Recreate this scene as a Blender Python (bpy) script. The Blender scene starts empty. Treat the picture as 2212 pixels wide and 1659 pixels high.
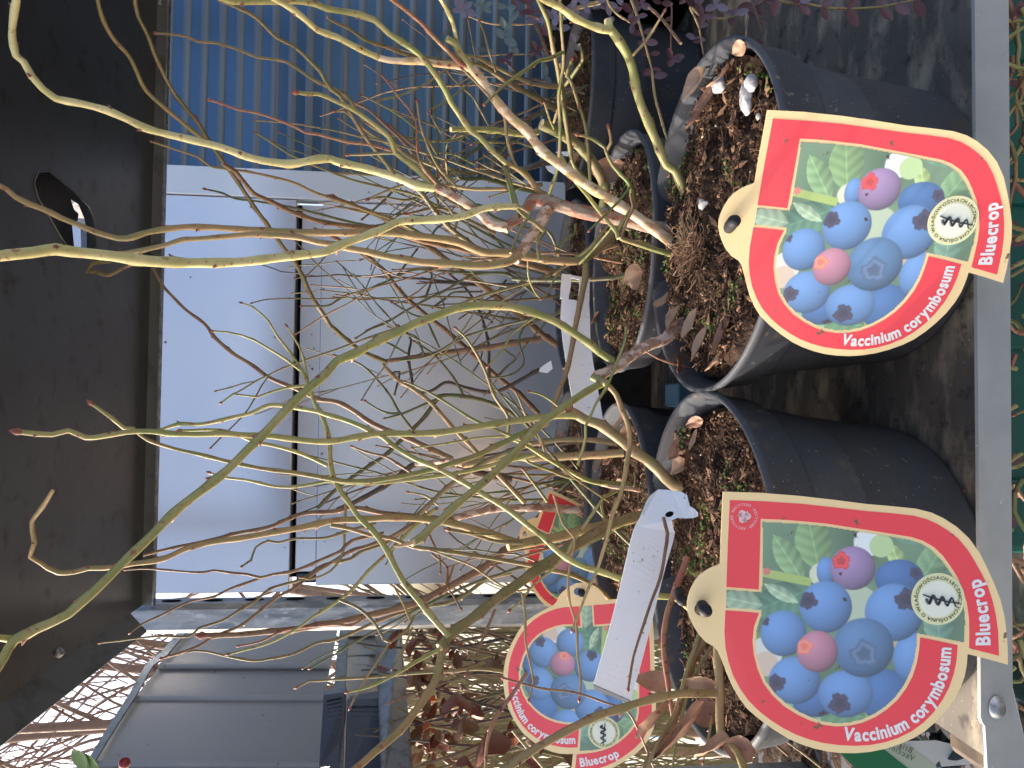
import bpy, bmesh, math, random
import numpy as np
from mathutils import Vector, Matrix, noise
from mathutils.geometry import tessellate_polygon
random.seed(7); R = math.radians
S = bpy.context.scene
COL = S.collection
# ------------------------------------------------------------------ camera
F, TH, RO, PS = 1500.0, .101, .0155, .0255          # focal length in 2212-px units, pitch, roll, yaw
CZ = 1.12                                            # eye height above the ground
fw = Vector((math.sin(PS)*math.cos(TH), math.cos(PS)*math.cos(TH), -math.sin(TH)))
rt = Vector((math.cos(PS), -math.sin(PS), 0))
dn = fw.cross(rt)
Xc = rt*math.sin(RO) + dn*math.cos(RO)               # picture right = down in the place (phone held sideways)
Yc = rt*math.cos(RO) - dn*math.sin(RO)
cam = bpy.data.cameras.new('camera'); co = bpy.data.objects.new('camera', cam); COL.objects.link(co)
M = Matrix((Xc, Yc, -fw)).transposed().to_4x4(); M.translation = Vector((0, 0, CZ)); co.matrix_world = M
cam.sensor_width = 36; cam.lens = F/2212*36; cam.clip_start = .01; cam.clip_end = 400
S.camera = co
# ------------------------------------------------------------------ light
SUN_EL, SUN_AZ = R(31), R(-68)                       # azimuth from +Y towards +X
w = bpy.data.worlds.new('World'); S.world = w; w.use_nodes = True
nt = w.node_tree; bg = nt.nodes['Background']; sk = nt.nodes.new('ShaderNodeTexSky')
sk.sky_type = 'NISHITA'; sk.air_density = .75; sk.dust_density = 5; sk.ozone_density = .3; sk.sun_disc = False; sk.sun_elevation = SUN_EL; sk.sun_rotation = SUN_AZ
nt.links.new(sk.outputs[0], bg.inputs[0]); bg.inputs[1].default_value = .15
sl = bpy.data.lights.new('sun', 'SUN'); sl.energy = 2.0; sl.angle = R(.5); sl.color = (1, .93, .82)
so = bpy.data.objects.new('sun', sl); COL.objects.link(so)
sd = Vector((math.sin(SUN_AZ)*math.cos(SUN_EL), math.cos(SUN_AZ)*math.cos(SUN_EL), math.sin(SUN_EL)))
so.rotation_euler = sd.to_track_quat('Z', 'Y').to_euler()
S.view_settings.view_transform = 'Standard'; S.view_settings.look = 'None'; S.view_settings.exposure = 1.58
S.view_settings.gamma = 1
S.cycles.max_bounces = 8
# ------------------------------------------------------------------ coordinates
def ray(px, py): return fw + Xc*((px-1106)/F) + Yc*((829.5-py)/F)
CAMP = Vector((0, 0, CZ))
def W(px, py, y):                                    # the point that far in front
    r = ray(px, py); return CAMP + r*(y/r.y)
def WZ(px, py, z):                                   # the point at height z (relative to the eye)
    r = ray(px, py); return CAMP + r*(z/r.z)
CR = {'1':(0,0,.3431),'2':(726.5,0,.3431),'3':(1453,0,.3431),'4':(0,542.2,.3431),'5':(726.5,542.2,.3431),'6':(1453,542.2,.3431),
      '7':(0,1089.7,.3431),'8':(726.5,1089.7,.3431),'9':(1453,1089.7,.3431),'a':(921.7,0,.3922),'b':(1030.1,325.3,.1961),
      'd':(1084.3,759,.1961),'e':(1355.4,1355.4,.183),'g':(813.2,1301.2,.2156),'h':(162.6,1301.2,.3431)}
def pts(s):
    out = []
    for seg in s.split(';'):
        k, body = seg.strip().split(':'); ox, oy, sc = CR[k]
        for p in body.split():
            a, b = p.split(','); out.append((ox+sc*float(a), oy+sc*float(b)))
    return out
# ------------------------------------------------------------------ objects
def tag(o, label=None, cat=None, group=None, kind=None):
    for k, v in (('label', label), ('category', cat), ('group', group), ('kind', kind)):
        if v: o[k] = v
    return o
def empty(name, loc, label=None, cat=None, group=None):
    o = bpy.data.objects.new(name, None); COL.objects.link(o); o.location = loc; o.empty_display_size = .02
    return tag(o, label, cat, group)
def wloc(o):
    v = Vector((0,0,0))
    while o: v += o.location; o = o.parent
    return v
def mobj(name, vs, fs, mats, parent=None, smooth=False, mi=None, org=None):
    if parent is not None: org = wloc(parent); loc = Vector((0,0,0))
    else:
        if org is None:
            a = np.array(vs); org = Vector(((a[:,0].min()+a[:,0].max())/2, (a[:,1].min()+a[:,1].max())/2, a[:,2].min()))
        org = Vector(org); loc = org
    me = bpy.data.meshes.new(name)
    me.from_pydata([tuple(Vector(v)-org) for v in vs], [], fs)
    for m in (mats if isinstance(mats, (list, tuple)) else [mats]): me.materials.append(m)
    if smooth: me.polygons.foreach_set('use_smooth', [True]*len(me.polygons))
    if mi is not None: me.polygons.foreach_set('material_index', mi)
    me.update()
    o = bpy.data.objects.new(name, me); COL.objects.link(o); o.location = loc
    if parent is not None: o.parent = parent
    return o
def copyobj(o, parent=None, loc=None):
    c = o.copy(); COL.objects.link(c)
    if parent is not None: c.parent = parent
    if loc is not None: c.location = loc
    return c
class G:
    def __init__(s): s.v = []; s.f = []; s.m = []
    def add(s, vs, fs, mi=0):
        n = len(s.v); s.v += [Vector(p) for p in vs]; s.f += [tuple(i+n for i in f) for f in fs]; s.m += [mi]*len(fs)
    def box(s, lo, hi, mi=0, mat=None):
        x0,y0,z0 = lo; x1,y1,z1 = hi
        vs = [Vector(p) for p in ((x0,y0,z0),(x1,y0,z0),(x1,y1,z0),(x0,y1,z0),(x0,y0,z1),(x1,y0,z1),(x1,y1,z1),(x0,y1,z1))]
        if mat: vs = [mat @ p for p in vs]
        s.add(vs, [(3,2,1,0),(4,5,6,7),(0,1,5,4),(1,2,6,5),(2,3,7,6),(3,0,4,7)], mi)
    def prism(s, poly, d, mi=0, holes=()):           # poly: 3-D points, d: thickness vector
        loops = [[Vector(p) for p in poly]] + [[Vector(p) for p in h] for h in holes]
        tri = tessellate_polygon(loops); flat = [p for l in loops for p in l]; n = len(flat)
        s.add(flat + [p+d for p in flat], [tuple(t) for t in tri] + [tuple(i+n for i in reversed(t)) for t in tri], mi)
        base = len(s.v)-2*n; k = 0
        for l in loops:
            m = len(l)
            for i in range(m):
                a, b = base+k+i, base+k+(i+1) % m
                s.f.append((a, b, b+n, a+n)); s.m.append(mi)
            k += m
    def sweep(s, prof, A, B, mi=0):                  # closed profile of offsets from A to B
        n = len(prof); A = Vector(A); B = Vector(B)
        s.add([A+Vector(p) for p in prof]+[B+Vector(p) for p in prof],
              [(i,(i+1)%n,(i+1)%n+n,i+n) for i in range(n)]+[tuple(range(n))[::-1], tuple(range(n,2*n))], mi)
    def obj(s, name, mats, parent=None, smooth=False, org=None):
        return mobj(name, s.v, s.f, mats, parent, smooth, s.m, org)
def catmull(P, step):
    P = [np.array(p, float) for p in P]
    if len(P) < 2: return P
    Q = [2*P[0]-P[1]] + P + [2*P[-1]-P[-2]]; out = []
    for i in range(1, len(Q)-2):
        a, b, c, d = Q[i-1], Q[i], Q[i+1], Q[i+2]
        n = max(1, int(np.linalg.norm(c[:3]-b[:3])/step))
        for k in range(n):
            t = k/n
            out.append(.5*((2*b)+(-a+c)*t+(2*a-5*b+4*c-d)*t*t+(-a+3*b-3*c+d)*t**3))
    out.append(P[-1]); return out
def tube(g, P, sides=8, mi=0, cap_mi=None, rough=0, seed=0, bud_mi=None, node=None, tip=None):
    """P: rows x,y,z,r. Adds a tapering tube with nodes, buds and a cut or budded tip."""
    rnd = random.Random(seed)
    X = [Vector(p[:3]) for p in P]; rr = [p[3] for p in P]; n = len(X)
    if node:                                          # kinks and swellings at the nodes
        d = 0; nxt = node*rnd.uniform(.4, 1); side = 1; nodes = []
        for i in range(1, n-1):
            d += (X[i]-X[i-1]).length
            if d > nxt: nodes.append(i); d = 0; nxt = node*rnd.uniform(.6, 1.3)
    else: nodes = []
    T = [(X[min(i+1,n-1)]-X[max(i-1,0)]).normalized() for i in range(n)]
    u = T[0].orthogonal().normalized(); base = len(g.v); vs = []; fs = []; U = []
    for i in range(n):
        u = (u - T[i]*u.dot(T[i])).normalized(); v = T[i].cross(u); U.append((u.copy(), v))
    az = rnd.uniform(0, 6.28)
    sw = {}
    buds = []
    for k, i in enumerate(nodes):
        az += 2.4; uu = U[i][0]*math.cos(az)+U[i][1]*math.sin(az)
        for j, a in ((i-1,.35),(i,.8),(i+1,.35)):
            if 0 <= j < n: sw[j] = (a, uu)
        buds.append((i, uu))
    for i in range(n):
        u, v = U[i]
        for k in range(sides):
            a = 2*math.pi*k/sides; d = u*math.cos(a)+v*math.sin(a); r = rr[i]
            if i in sw:
                q, uu = sw[i]; r *= 1+.12*q+.4*q*max(0, d.dot(uu))**2
            if rough > .1 and sides > 10:
                q1 = noise.noise(Vector((math.cos(a)*1.6+seed, math.sin(a)*1.6, i*.10))); q2 = noise.noise(Vector((math.cos(a)*4+seed, math.sin(a)*4, i*.16)))
                r *= 1+.16*q1+(.13 if q2 > .05 else -.03)+.06*noise.noise(Vector((math.cos(a)*8, math.sin(a)*8, i*.5)))
            elif rough: r *= 1+rough*(noise.noise((X[i]+d*rr[i])*160)+.6*noise.noise((X[i]+d*rr[i])*420))
            vs.append(X[i]+d*r)
    for i in range(n-1):
        for k in range(sides):
            a = i*sides+k; b = i*sides+(k+1)%sides; fs.append((a, b, b+sides, a+sides))
    g.add(vs, fs, mi)
    g.add([v for v in vs[:sides]], [tuple(range(sides))[::-1]], mi)
    if tip == 'bud':
        c = X[-1]; t = T[-1]; r = rr[-1]; L = max(r*5, .003)
        ring1 = [c+(U[-1][0]*math.cos(a)+U[-1][1]*math.sin(a))*r*1.7+t*L*.4 for a in [2*math.pi*k/sides for k in range(sides)]]
        ring0 = vs[-sides:]
        g.add(list(ring0)+ring1+[c+t*L], [(k,(k+1)%sides,(k+1)%sides+sides,k+sides) for k in range(sides)]+[(k+sides,(k+1)%sides+sides,2*sides) for k in range(sides)], bud_mi if bud_mi is not None else mi)
    else:
        g.add([v for v in vs[-sides:]], [tuple(range(sides))], cap_mi if cap_mi is not None else mi)
    if bud_mi is not None:
        for i, uu in buds:
            r = rr[i]; L = min(max(r*1.8, .0015), .0032); b = max(min(r*.75, .0015), .0006); t = T[i]; s_ = t.cross(uu)
            c = X[i]+uu*r*1.0
            up = (t*.8+uu*.75).normalized()
            g.add([c+t*b*1.3, c+s_*b, c-t*b*1.3, c-s_*b, c+up*L], [(0,1,4),(1,2,4),(2,3,4),(3,0,4)], bud_mi)
            g.add([X[i]+uu*r*.9-t*b*2+s_*b*1.2, X[i]+uu*r*.9-t*b*2-s_*b*1.2, X[i]+uu*(r*1.4), ], [(0,1,2)], bud_mi)
# ------------------------------------------------------------------ materials
def mat(name, col=(.5,.5,.5), rough=.6, metal=0, noise_=(), bump=None, coat=0, spec=.5, attr=None, sss=0):
    """noise_: list of (scale, detail, lo, hi, colour, stretch) mixed over the base colour in turn."""
    m = bpy.data.materials.new(name); m.use_nodes = True; t = m.node_tree; N = t.nodes; L = t.links
    b = N['Principled BSDF']; b.inputs['Roughness'].default_value = rough; b.inputs['Metallic'].default_value = metal
    b.inputs['Coat Weight'].default_value = coat; b.inputs['Specular IOR Level'].default_value = spec
    tc = N.new('ShaderNodeTexCoord')
    if attr:
        a = N.new('ShaderNodeVertexColor'); a.layer_name = attr; cur = a.outputs[0]
    else:
        a = N.new('ShaderNodeRGB'); a.outputs[0].default_value = (*col, 1); cur = a.outputs[0]
    for (sc, de, lo, hi, c, st) in noise_:
        mp = N.new('ShaderNodeMapping'); mp.inputs['Scale'].default_value = st or (1,1,1); L.new(tc.outputs['Object'], mp.inputs[0])
        nz = N.new('ShaderNodeTexNoise'); nz.inputs['Scale'].default_value = sc; nz.inputs['Detail'].default_value = de; nz.inputs['Roughness'].default_value = .6
        L.new(mp.outputs[0], nz.inputs[0])
        r = N.new('ShaderNodeMapRange'); r.inputs[1].default_value = lo; r.inputs[2].default_value = hi; L.new(nz.outputs[0], r.inputs[0])
        mx = N.new('ShaderNodeMix'); mx.data_type = 'RGBA'; L.new(r.outputs[0], mx.inputs[0]); L.new(cur, mx.inputs[6]); mx.inputs[7].default_value = (*c, 1)
        cur = mx.outputs[2]
    L.new(cur, b.inputs['Base Color'])
    if bump:
        sc, de, st, di = bump[:4]; strch = bump[4] if len(bump) > 4 else (1,1,1)
        mp = N.new('ShaderNodeMapping'); mp.inputs['Scale'].default_value = strch; L.new(tc.outputs['Object'], mp.inputs[0])
        nz = N.new('ShaderNodeTexNoise'); nz.inputs['Scale'].default_value = sc; nz.inputs['Detail'].default_value = de; L.new(mp.outputs[0], nz.inputs[0])
        bp = N.new('ShaderNodeBump'); bp.inputs['Strength'].default_value = st; bp.inputs['Distance'].default_value = di
        L.new(nz.outputs[0], bp.inputs['Height']); L.new(bp.outputs[0], b.inputs['Normal'])
    return m
def bark(name, c, c2, spot=(.16,.05,.03), peel=None, rough=.55, bs=.25):
    n = [(45, 4, .40, .62, c2, None), (300, 3, .60, .68, spot, None)]
    if peel: n.append((170, 5, .49, .53, peel, (1,1,.5)))
    return mat(name, c, rough, noise_=n, bump=(260, 3, bs, .0006, (1,1,.5)))
BK = {
 'pale':  bark('bark_pale_yellow_green', (.66,.58,.29), (.50,.45,.18), (.38,.20,.11)),
 'pgreen':bark('bark_yellow_green', (.37,.32,.13), (.25,.26,.08), (.28,.11,.06)),
 'green': bark('bark_green', (.18,.21,.065), (.27,.20,.09), (.22,.08,.05)),
 'olive': bark('bark_olive', (.17,.155,.065), (.27,.18,.09), (.10,.05,.03)),
 'dgreen':bark('bark_dark_green', (.095,.125,.045), (.15,.12,.06), (.07,.03,.02)),
 'tan':   bark('bark_tan', (.36,.235,.115), (.26,.22,.09), (.28,.10,.06)),
 'peach': bark('bark_peach', (.58,.35,.20), (.46,.35,.14), (.34,.13,.08), (.70,.52,.36), bs=.5),
 'red':   bark('bark_red', (.33,.12,.08), (.34,.21,.11), (.12,.03,.02)),
 'brown': bark('bark_brown', (.20,.105,.06), (.27,.17,.09), (.06,.03,.02)),
 'dark':  bark('bark_dark_grey_brown', (.075,.058,.05), (.12,.08,.065), (.03,.02,.02), bs=.5),
 'wood':  bark('bark_grey_peeling', (.22,.155,.12), (.42,.35,.28), (.08,.04,.03), (.33,.13,.085), .85, 1),
 'rwood': bark('bark_red_brown_flaking', (.34,.17,.11), (.48,.32,.22), (.12,.05,.035), (.66,.50,.40), .8, .9),
 'grey':  bark('bark_grey_flaky', (.17,.145,.12), (.30,.26,.21), (.06,.04,.03), None, .85, 1),
}
M_BUD = mat('bud_red_brown', (.20,.06,.04), .55, noise_=[(300,2,.4,.7,(.34,.14,.10),None)])
M_CUT = mat('cut_wood', (.68,.56,.34), .8, noise_=[(400,2,.5,.6,(.45,.30,.15),None)])
M_POT = mat('black_pot_plastic', (.062,.067,.080), .60, noise_=[(14,4,.45,.8,(.10,.103,.112),None),(420,2,.70,.74,(.34,.30,.24),None),(60,5,.60,.74,(.13,.115,.095),None),(150,4,.66,.70,(.20,.18,.15),None)], bump=(300,2,.10,.0004), spec=.3)
M_KNOB = mat('black_knob', (.015,.016,.02), .6, spec=.3)
M_SOIL = mat('peat_soil', (.032,.019,.013), .95, spec=.2, noise_=[(90,5,.45,.62,(.07,.04,.026),None),(240,3,.62,.68,(.16,.10,.065),None),(30,3,.62,.72,(.06,.085,.02),None)], bump=(220,4,1,.003))
M_CRUMB = [mat('crumb_dark', (.045,.026,.018), .95, spec=.2), mat('crumb_brown', (.095,.052,.032), .9, spec=.2), mat('crumb_tan', (.24,.14,.085), .85, spec=.2), mat('crumb_pale', (.60,.53,.44), .85), mat('moss', (.07,.12,.02), .9)]
M_LEAF = mat('dry_leaf', (.24,.115,.07), .6, noise_=[(60,4,.4,.65,(.38,.20,.12),None),(200,3,.6,.7,(.10,.045,.03),None)], bump=(160,3,.5,.001))
M_LEAF2 = mat('dry_leaf_pale', (.42,.27,.17), .65, noise_=[(60,4,.4,.65,(.28,.15,.09),None)], bump=(160,3,.5,.001))
M_STONE = mat('white_stone', (.62,.60,.58), .8, noise_=[(120,4,.45,.6,(.35,.33,.33),None)], bump=(120,4,.8,.002))
M_BOARD = mat('plywood_sun_flecks', (.10,.09,.078), .8, noise_=[(9,3,.38,.6,(.16,.14,.115),None),(30,8,.49,.66,(.40,.34,.25),(.7,1.5,1)),(70,6,.55,.7,(.035,.03,.027),None),(520,2,.70,.74,(.5,.42,.28),None)], bump=(90,6,.5,.0012,(.5,1.6,1)))  # beige mottles put sun flecks into the colour, beside the grain
M_EDGE = mat('worn_wood_edge', (.05,.032,.02), .8, noise_=[(40,5,.4,.6,(.11,.075,.045),(1,1,6))], bump=(60,5,.6,.002,(1,1,6)))
M_GALV = mat('galvanised_steel', (.40,.395,.39), .42, .85, noise_=[(60,6,.42,.60,(.20,.22,.24),(1,1,.25)),(150,5,.55,.66,(.55,.56,.57),(1,1,.3))], bump=(90,5,.35,.001,(1,1,.3)))
M_RAIL = mat('grey_rail_steel', (.42,.44,.44), .48, .4, noise_=[(30,4,.4,.65,(.35,.37,.375),None),(200,3,.68,.72,(.62,.62,.62),None)], bump=(90,3,.12,.0006))
M_SHELF = mat('dark_shelf_sheet', (.17,.168,.168), .32, .8, noise_=[(7,5,.4,.7,(.14,.132,.128),None),(40,5,.55,.75,(.10,.08,.068),None)], bump=(14,3,.22,.004))
M_SHELF_EDGE = mat('shelf_edge_steel', (.17,.18,.18), .42, .6, noise_=[(30,5,.5,.7,(.10,.10,.09),None)])
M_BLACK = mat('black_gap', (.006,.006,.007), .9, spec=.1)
M_PANEL = mat('white_grey_cladding', (.61,.62,.68), .24, .60, noise_=[(3,3,.4,.7,(.69,.66,.67),None),(70,5,.70,.78,(.25,.25,.27),None)], bump=(420,2,.05,.0003))
M_TRIM = mat('white_aluminium', (.66,.68,.72), .4, .3, noise_=[(60,5,.70,.76,(.3,.3,.32),None)])
M_SLAT = mat('blue_grey_slat', (.15,.165,.18), .30, .85, noise_=[(2.5,3,.4,.7,(.14,.155,.17),None)], bump=(420,2,.05,.0003))
M_SLAT2 = mat('dark_blue_slat', (.065,.115,.185), .28, .85, noise_=[(2.5,3,.4,.7,(.055,.095,.16),None)])
M_BIN = mat('grey_blue_sheet', (.25,.255,.26), .45, .3, noise_=[(6,5,.4,.7,(.28,.27,.26),(1,1,.4)),(90,5,.68,.74,(.07,.06,.05),None)], bump=(20,3,.15,.003))
M_BIN2 = mat('grey_sheet_trim', (.22,.25,.27), .45, .4, noise_=[(60,5,.5,.7,(.12,.13,.13),None)])
M_NAVY = mat('navy_plastic_and_fold_shade', (.035,.05,.085), .3, 0, noise_=[(60,4,.5,.7,(.05,.065,.10),None)])
M_TAG = mat('white_tag_plastic', (.93,.94,.97), .45, noise_=[(330,3,.68,.72,(.25,.22,.2),None)], spec=.4)
M_TEAL = mat('teal_plastic_crate', (.0,.075,.06), .4, noise_=[(20,4,.4,.7,(.0,.11,.09),None)])
M_PAVE = mat('pale_paving', (.42,.39,.33), .9, noise_=[(1.4,4,.4,.65,(.30,.29,.22),None),(7,5,.45,.7,(.5,.48,.42),None)], bump=(12,5,.4,.02))
M_WHITE = mat('white_print', (.85,.84,.84), .35)
M_INK = mat('dark_print', (.02,.025,.03), .4)
DIRT = [(130,5,.665,.70,(.20,.12,.07),None)]
M_BEIGE = mat('label_beige', (.95,.71,.37), .32, noise_=DIRT, coat=.3)
M_RED = mat('label_red', (.90,.075,.10), .28, noise_=DIRT, coat=.35)
M_PRINT = mat('label_photo_print', rough=.28, attr='print', noise_=[(150,5,.675,.70,(.10,.06,.05),None)], coat=.35)
M_BADGE = mat('badge_pale_yellow', (.78,.78,.46), .3)
M_BADGE2 = mat('badge_centre', (.83,.86,.72), .3)
# ------------------------------------------------------------------ setting
def sheet(name, x0,x1,y0,y1,z, m, n=1):
    g = G(); g.add([(x0,y0,z),(x1,y0,z),(x1,y1,z),(x0,y1,z)], [(0,1,2,3)]); return tag(g.obj(name, m), kind='structure')
sheet('ground', -60,60,-40,90, 0, M_PAVE)
M_DPAVE = mat('added_dark_paving', (.10,.098,.095), .8, noise_=[(5,5,.4,.65,(.14,.135,.125),None)], bump=(30,5,.4,.01))  # kept dark to dim what the wall's lower half reflects
sheet('added_dark_ground', -3,6,-8,1.1, .004, M_DPAVE)  # unseen dark ground, added for the reflection in the wall
# metal-clad cabin wall and its blue slatted shutter -------------------------------------------------
YW = 1.25
def wx(py, px=700): return W(px, py, YW).x
def wz(px, py=800): return W(px, py, YW).z
wall = empty('cabin_wall', (wx(850), YW+.02, 0), 'smooth silver-white metal-clad wall with a dark horizontal joint behind the bare twigs', 'wall')
xl, xr = wx(1278), wx(432); x430 = xr; x_sh = wx(372)
def wbox(name, x0,x1,z0,z1,y0,y1,m,par): g = G(); g.box((x0,y0,z0),(x1,y1,z1)); return bevel(g.obj(name, m, par))
def bevel(o, w=.0015, seg=2):
    b = o.modifiers.new('bevel', 'BEVEL'); b.width = w; b.segments = seg; b.limit_method = 'ANGLE'; return o
zt, z1, z2, z3 = CZ+1.5, wz(634), wz(643), wz(690)
wbox('panel', xl, xr-.002, z1, zt, YW, YW+.03, M_PANEL, wall)
wbox('panel', xl+.01, xr-.002, .25, z3, YW+.004, YW+.034, M_PANEL, wall)
wbox('joint_strip', wx(1238), wx(441), z3+.001, z2, YW+.010, YW+.03, M_PANEL, wall)
wbox('joint_gap', xl+.02, xr-.004, z3-.01, z1+.01, YW+.024, YW+.05, M_BLACK, wall)
wbox('end_socket', xl+.012, wx(1240)-.002, z3+.002, z2-.002, YW+.014, YW+.026, M_NAVY, wall)
wbox('lower_panel', xl+.01, 2.2, 0.0, .249, YW+.004, YW+.034, M_PANEL, wall)
wbox('edge_frame', xr, x_sh, .0, zt, YW-.004, YW+.03, M_TRIM, wall)
g = G()
for i in range(26):
    x = random.uniform(xl+.05, xr-.05); z = random.uniform(z3-.02, z1+.02) if i < 16 else random.uniform(.8,1.6); r = random.uniform(.001,.0028)
    g.add([(x-r,YW+(.0095 if z3<z<z2 else -.0005),z),(x,YW+(.0095 if z3<z<z2 else -.0005),z-r*.7),(x+r*.8,YW+(.0095 if z3<z<z2 else -.0005),z),(x,YW+(.0095 if z3<z<z2 else -.0005),z+r*1.3)], [(0,1,2,3)])
g.obj('dirt_fleck', M_INK, wall)['kind'] = 'stuff'
shut = empty('slatted_shutter', (1.0, YW+.03, .2), 'dark blue shutter of narrow horizontal slats beside the silver wall', 'shutter')
g = G(); g.box((x_sh+.001, YW+.030, .0), (2.2, YW+.05, zt)); g.obj('back_sheet', M_SLAT2, shut)
z = wz(300); pitch = .0308; first = None
zs0 = z
while z > .30:
    if first is None:
        g = G(); h = pitch*.46
        g.sweep([(0,0,0),(0,-.0006,.003),(0,-.0010,h*.5),(0,-.0006,h-.003),(0,0,h)], (x_sh+.002, YW+.0295, z), (2.2, YW+.0295, z))
        first = g.obj('slat', M_SLAT, shut); base = z
    else:
        copyobj(first, shut, (0,0,z-base))
    z -= pitch
# ------------------------------------------------------------------ trolley
tro = empty('plant_trolley', (-.02, .6, CZ-.27), 'galvanised plant trolley with a dark upper shelf, a plywood lower shelf and grey front rail', 'trolley')
ZS = .356
hole = [WZ(*p, ZS) for p in pts('1:240,1082 310,1075 400,1150 470,1210 560,1300 595,1380 612,1540 600,1580 540,1590 430,1560 380,1490 300,1350 235,1240 213,1150')]
ycut = .885; xlft = -.252
def under(x, y): return Vector((x, y, CZ+ZS))
g = G()
outer = [under(xlft,.285), under(.85,.285), under(.85,ycut), under(xlft,ycut)]
outer = outer[::-1]
g.prism(outer, Vector((0,0,.0012)), 0, [hole])
up = g.obj('upper_shelf', M_SHELF, tro)
# rolled rim of the hole
g = G(); P = [Vector(p)+Vector((0,0,-.0004)) for p in hole]; P = P+[P[0],P[1]]
tube(g, [(*p, .0009) for p in P], 6); g.obj('hole_rim', M_SHELF, up, True)
# rim flanges
g = G(); g.sweep([(0,0,.001),(0,.0015,.001),(0,.0015,-.013),(0,0,-.013)], (xlft, ycut+.0005, CZ+ZS), (.85, ycut+.0005, CZ+ZS)); g.obj('back_flange', M_SHELF_EDGE, up)
g = G(); g.sweep([(0,-.003,-.0128),(0,.0045,-.0128),(0,.0045,-.0145),(0,-.003,-.0145)], (xlft, ycut, CZ+ZS), (.85, ycut, CZ+ZS)); g.obj('back_lip', M_GALV, up)
g = G(); g.sweep([(0,0,0),(-.0015,0,.001),(-.0225,0,-.018),(-.021,0,-.019)], (xlft, .285, CZ+ZS), (xlft, ycut-.03, CZ+ZS)); g.obj('side_flange', M_SHELF_EDGE, up)
g = G(); g.box((.85,.285,CZ+ZS-.02),(.852,ycut,CZ+ZS+.002)); g.obj('side_flange', M_SHELF_EDGE, up)
def bolt(p, ax, r, par):
    g = G(); ax = Vector(ax).normalized(); P = [(*(p-ax*.001), r),(*(p+ax*r*.7), r),(*(p+ax*r*.95), r*.7),(*(p+ax*r), r*.05)]
    tube(g, P, 14); return bevel(g.obj('bolt', M_GALV, par, True), .0002)
bolt(W(541, 128, .88) if 0 else W(293, 1134, .884), (0,0,-1), .0038, up)
bolt(WZ(125, 1412, ZS-.010)+Vector((0,0,0)), (.7,0,-.7), .0045, up)
bolt(WZ(345, 6, ZS-.012), (0,0,-1), .0035, up)
# board of the upper shelf, seen through the hole, with one bright slit left open
slit = [WZ(*p, ZS+.022) for p in pts('1:445,1252 495,1290 530,1375 545,1440 548,1580 470,1585 462,1500 452,1400 490,1392 495,1345 465,1318')]
g = G(); g.prism([under(-.23,.31)+Vector((0,0,.022)), under(-.23,.86)+Vector((0,0,.022)), under(.84,.86)+Vector((0,0,.022)), under(.84,.31)+Vector((0,0,.022))][::1], Vector((0,0,.006)), 0, [slit[::1]])
g.obj('shelf_liner', M_SHELF, up)
# post
px0, px1 = -.262, -.2475
def post(x, y, z0, z1, par, s=1):
    wd, dp = .036, .030
    g = G()
    prof = [(-wd/2,-dp/2+.006,0),(-wd/2+.006,-dp/2,0),(wd/2-.006,-dp/2,0),(wd/2,-dp/2+.006,0),(wd/2,dp/2,0),(wd/2-.002,dp/2,0),(wd/2-.002,-dp/2+.008,0),(-wd/2+.002,-dp/2+.008,0),(-wd/2+.002,dp/2,0),(-wd/2,dp/2,0)]
    g.sweep(prof, (x,y,z0), (x,y,z1)); o = g.obj('post', M_GALV, par)
    zz = z0+.05; f0 = None
    while zz < z1-.03:                                # punched slots: flat black plates, recess shade put in as colour
        if f0 is None:
            gg = G(); n = 14; xs = x+wd/2+.0004
            ring = [(xs, y+.003+.0045*math.cos(2*math.pi*k/n), zz+.012*math.sin(2*math.pi*k/n)) for k in range(n)]
            gg.prism(ring, Vector((.0003,0,0))); f0 = gg.obj('painted_slot', M_BLACK, o); zb0 = zz
        else: copyobj(f0, o, (0,0,zz-zb0))
        zz += .05
    return o
pp = W(800, 1318, .91)
post(pp.x-.002, .905, .05, CZ+ZS+.75, tro)
post(.87, .905, .05, CZ+ZS+.75, tro)
# hook bracket at the corner
g = G(); g.prism([W(px,py,.893) for px,py in pts('7:895,310 905,350 940,520 945,570 925,590 920,500 865,515 862,470 870,430 855,410 880,380')], Vector((0,.002,0))); g.obj('hook_bracket', M_GALV, up)
# lower shelf
ZB = -.270; yf, yb = .322, .875; xb0, xb1 = -.172, .85
g = G(); nx, ny = 60, 34; vs = []
for j in range(ny+1):
    for i in range(nx+1):
        x = xb0+(xb1-xb0)*i/nx; y = yf+(yb-yf)*j/ny
        vs.append((x, y, CZ+ZB+.0008*noise.noise(Vector((x*9,y*20,0)))))
g.add(vs, [(j*(nx+1)+i, j*(nx+1)+i+1, (j+1)*(nx+1)+i+1, (j+1)*(nx+1)+i) for j in range(ny) for i in range(nx)])
low = g.obj('lower_shelf', M_BOARD, tro, True)
g = G(); g.box((xb0+.0005, yf+.0005, CZ+ZB-.014), (xb1, yb, CZ+ZB-.001)); g.obj('board_edge', M_EDGE, low)
g = G(); g.box((xb0-.012, .323, CZ+ZB-.030), (xb0+.018, .352, CZ+ZB-.003)); bevel(g.obj('corner_block', M_EDGE, low), .004)
g = G(); g.box((xb0, yb+.002, CZ+ZB-.01), (xb1, yb+.008, CZ-.155)); g.obj('added_dark_back', M_SHELF, low)  # added dark sheet, stands in for the shade between the pots
base = (lambda g: (g.box((-.42, .30, .47), (.85, .88, .485)), g.obj('base_shelf', M_BOARD, tro))[1])(G())
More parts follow.
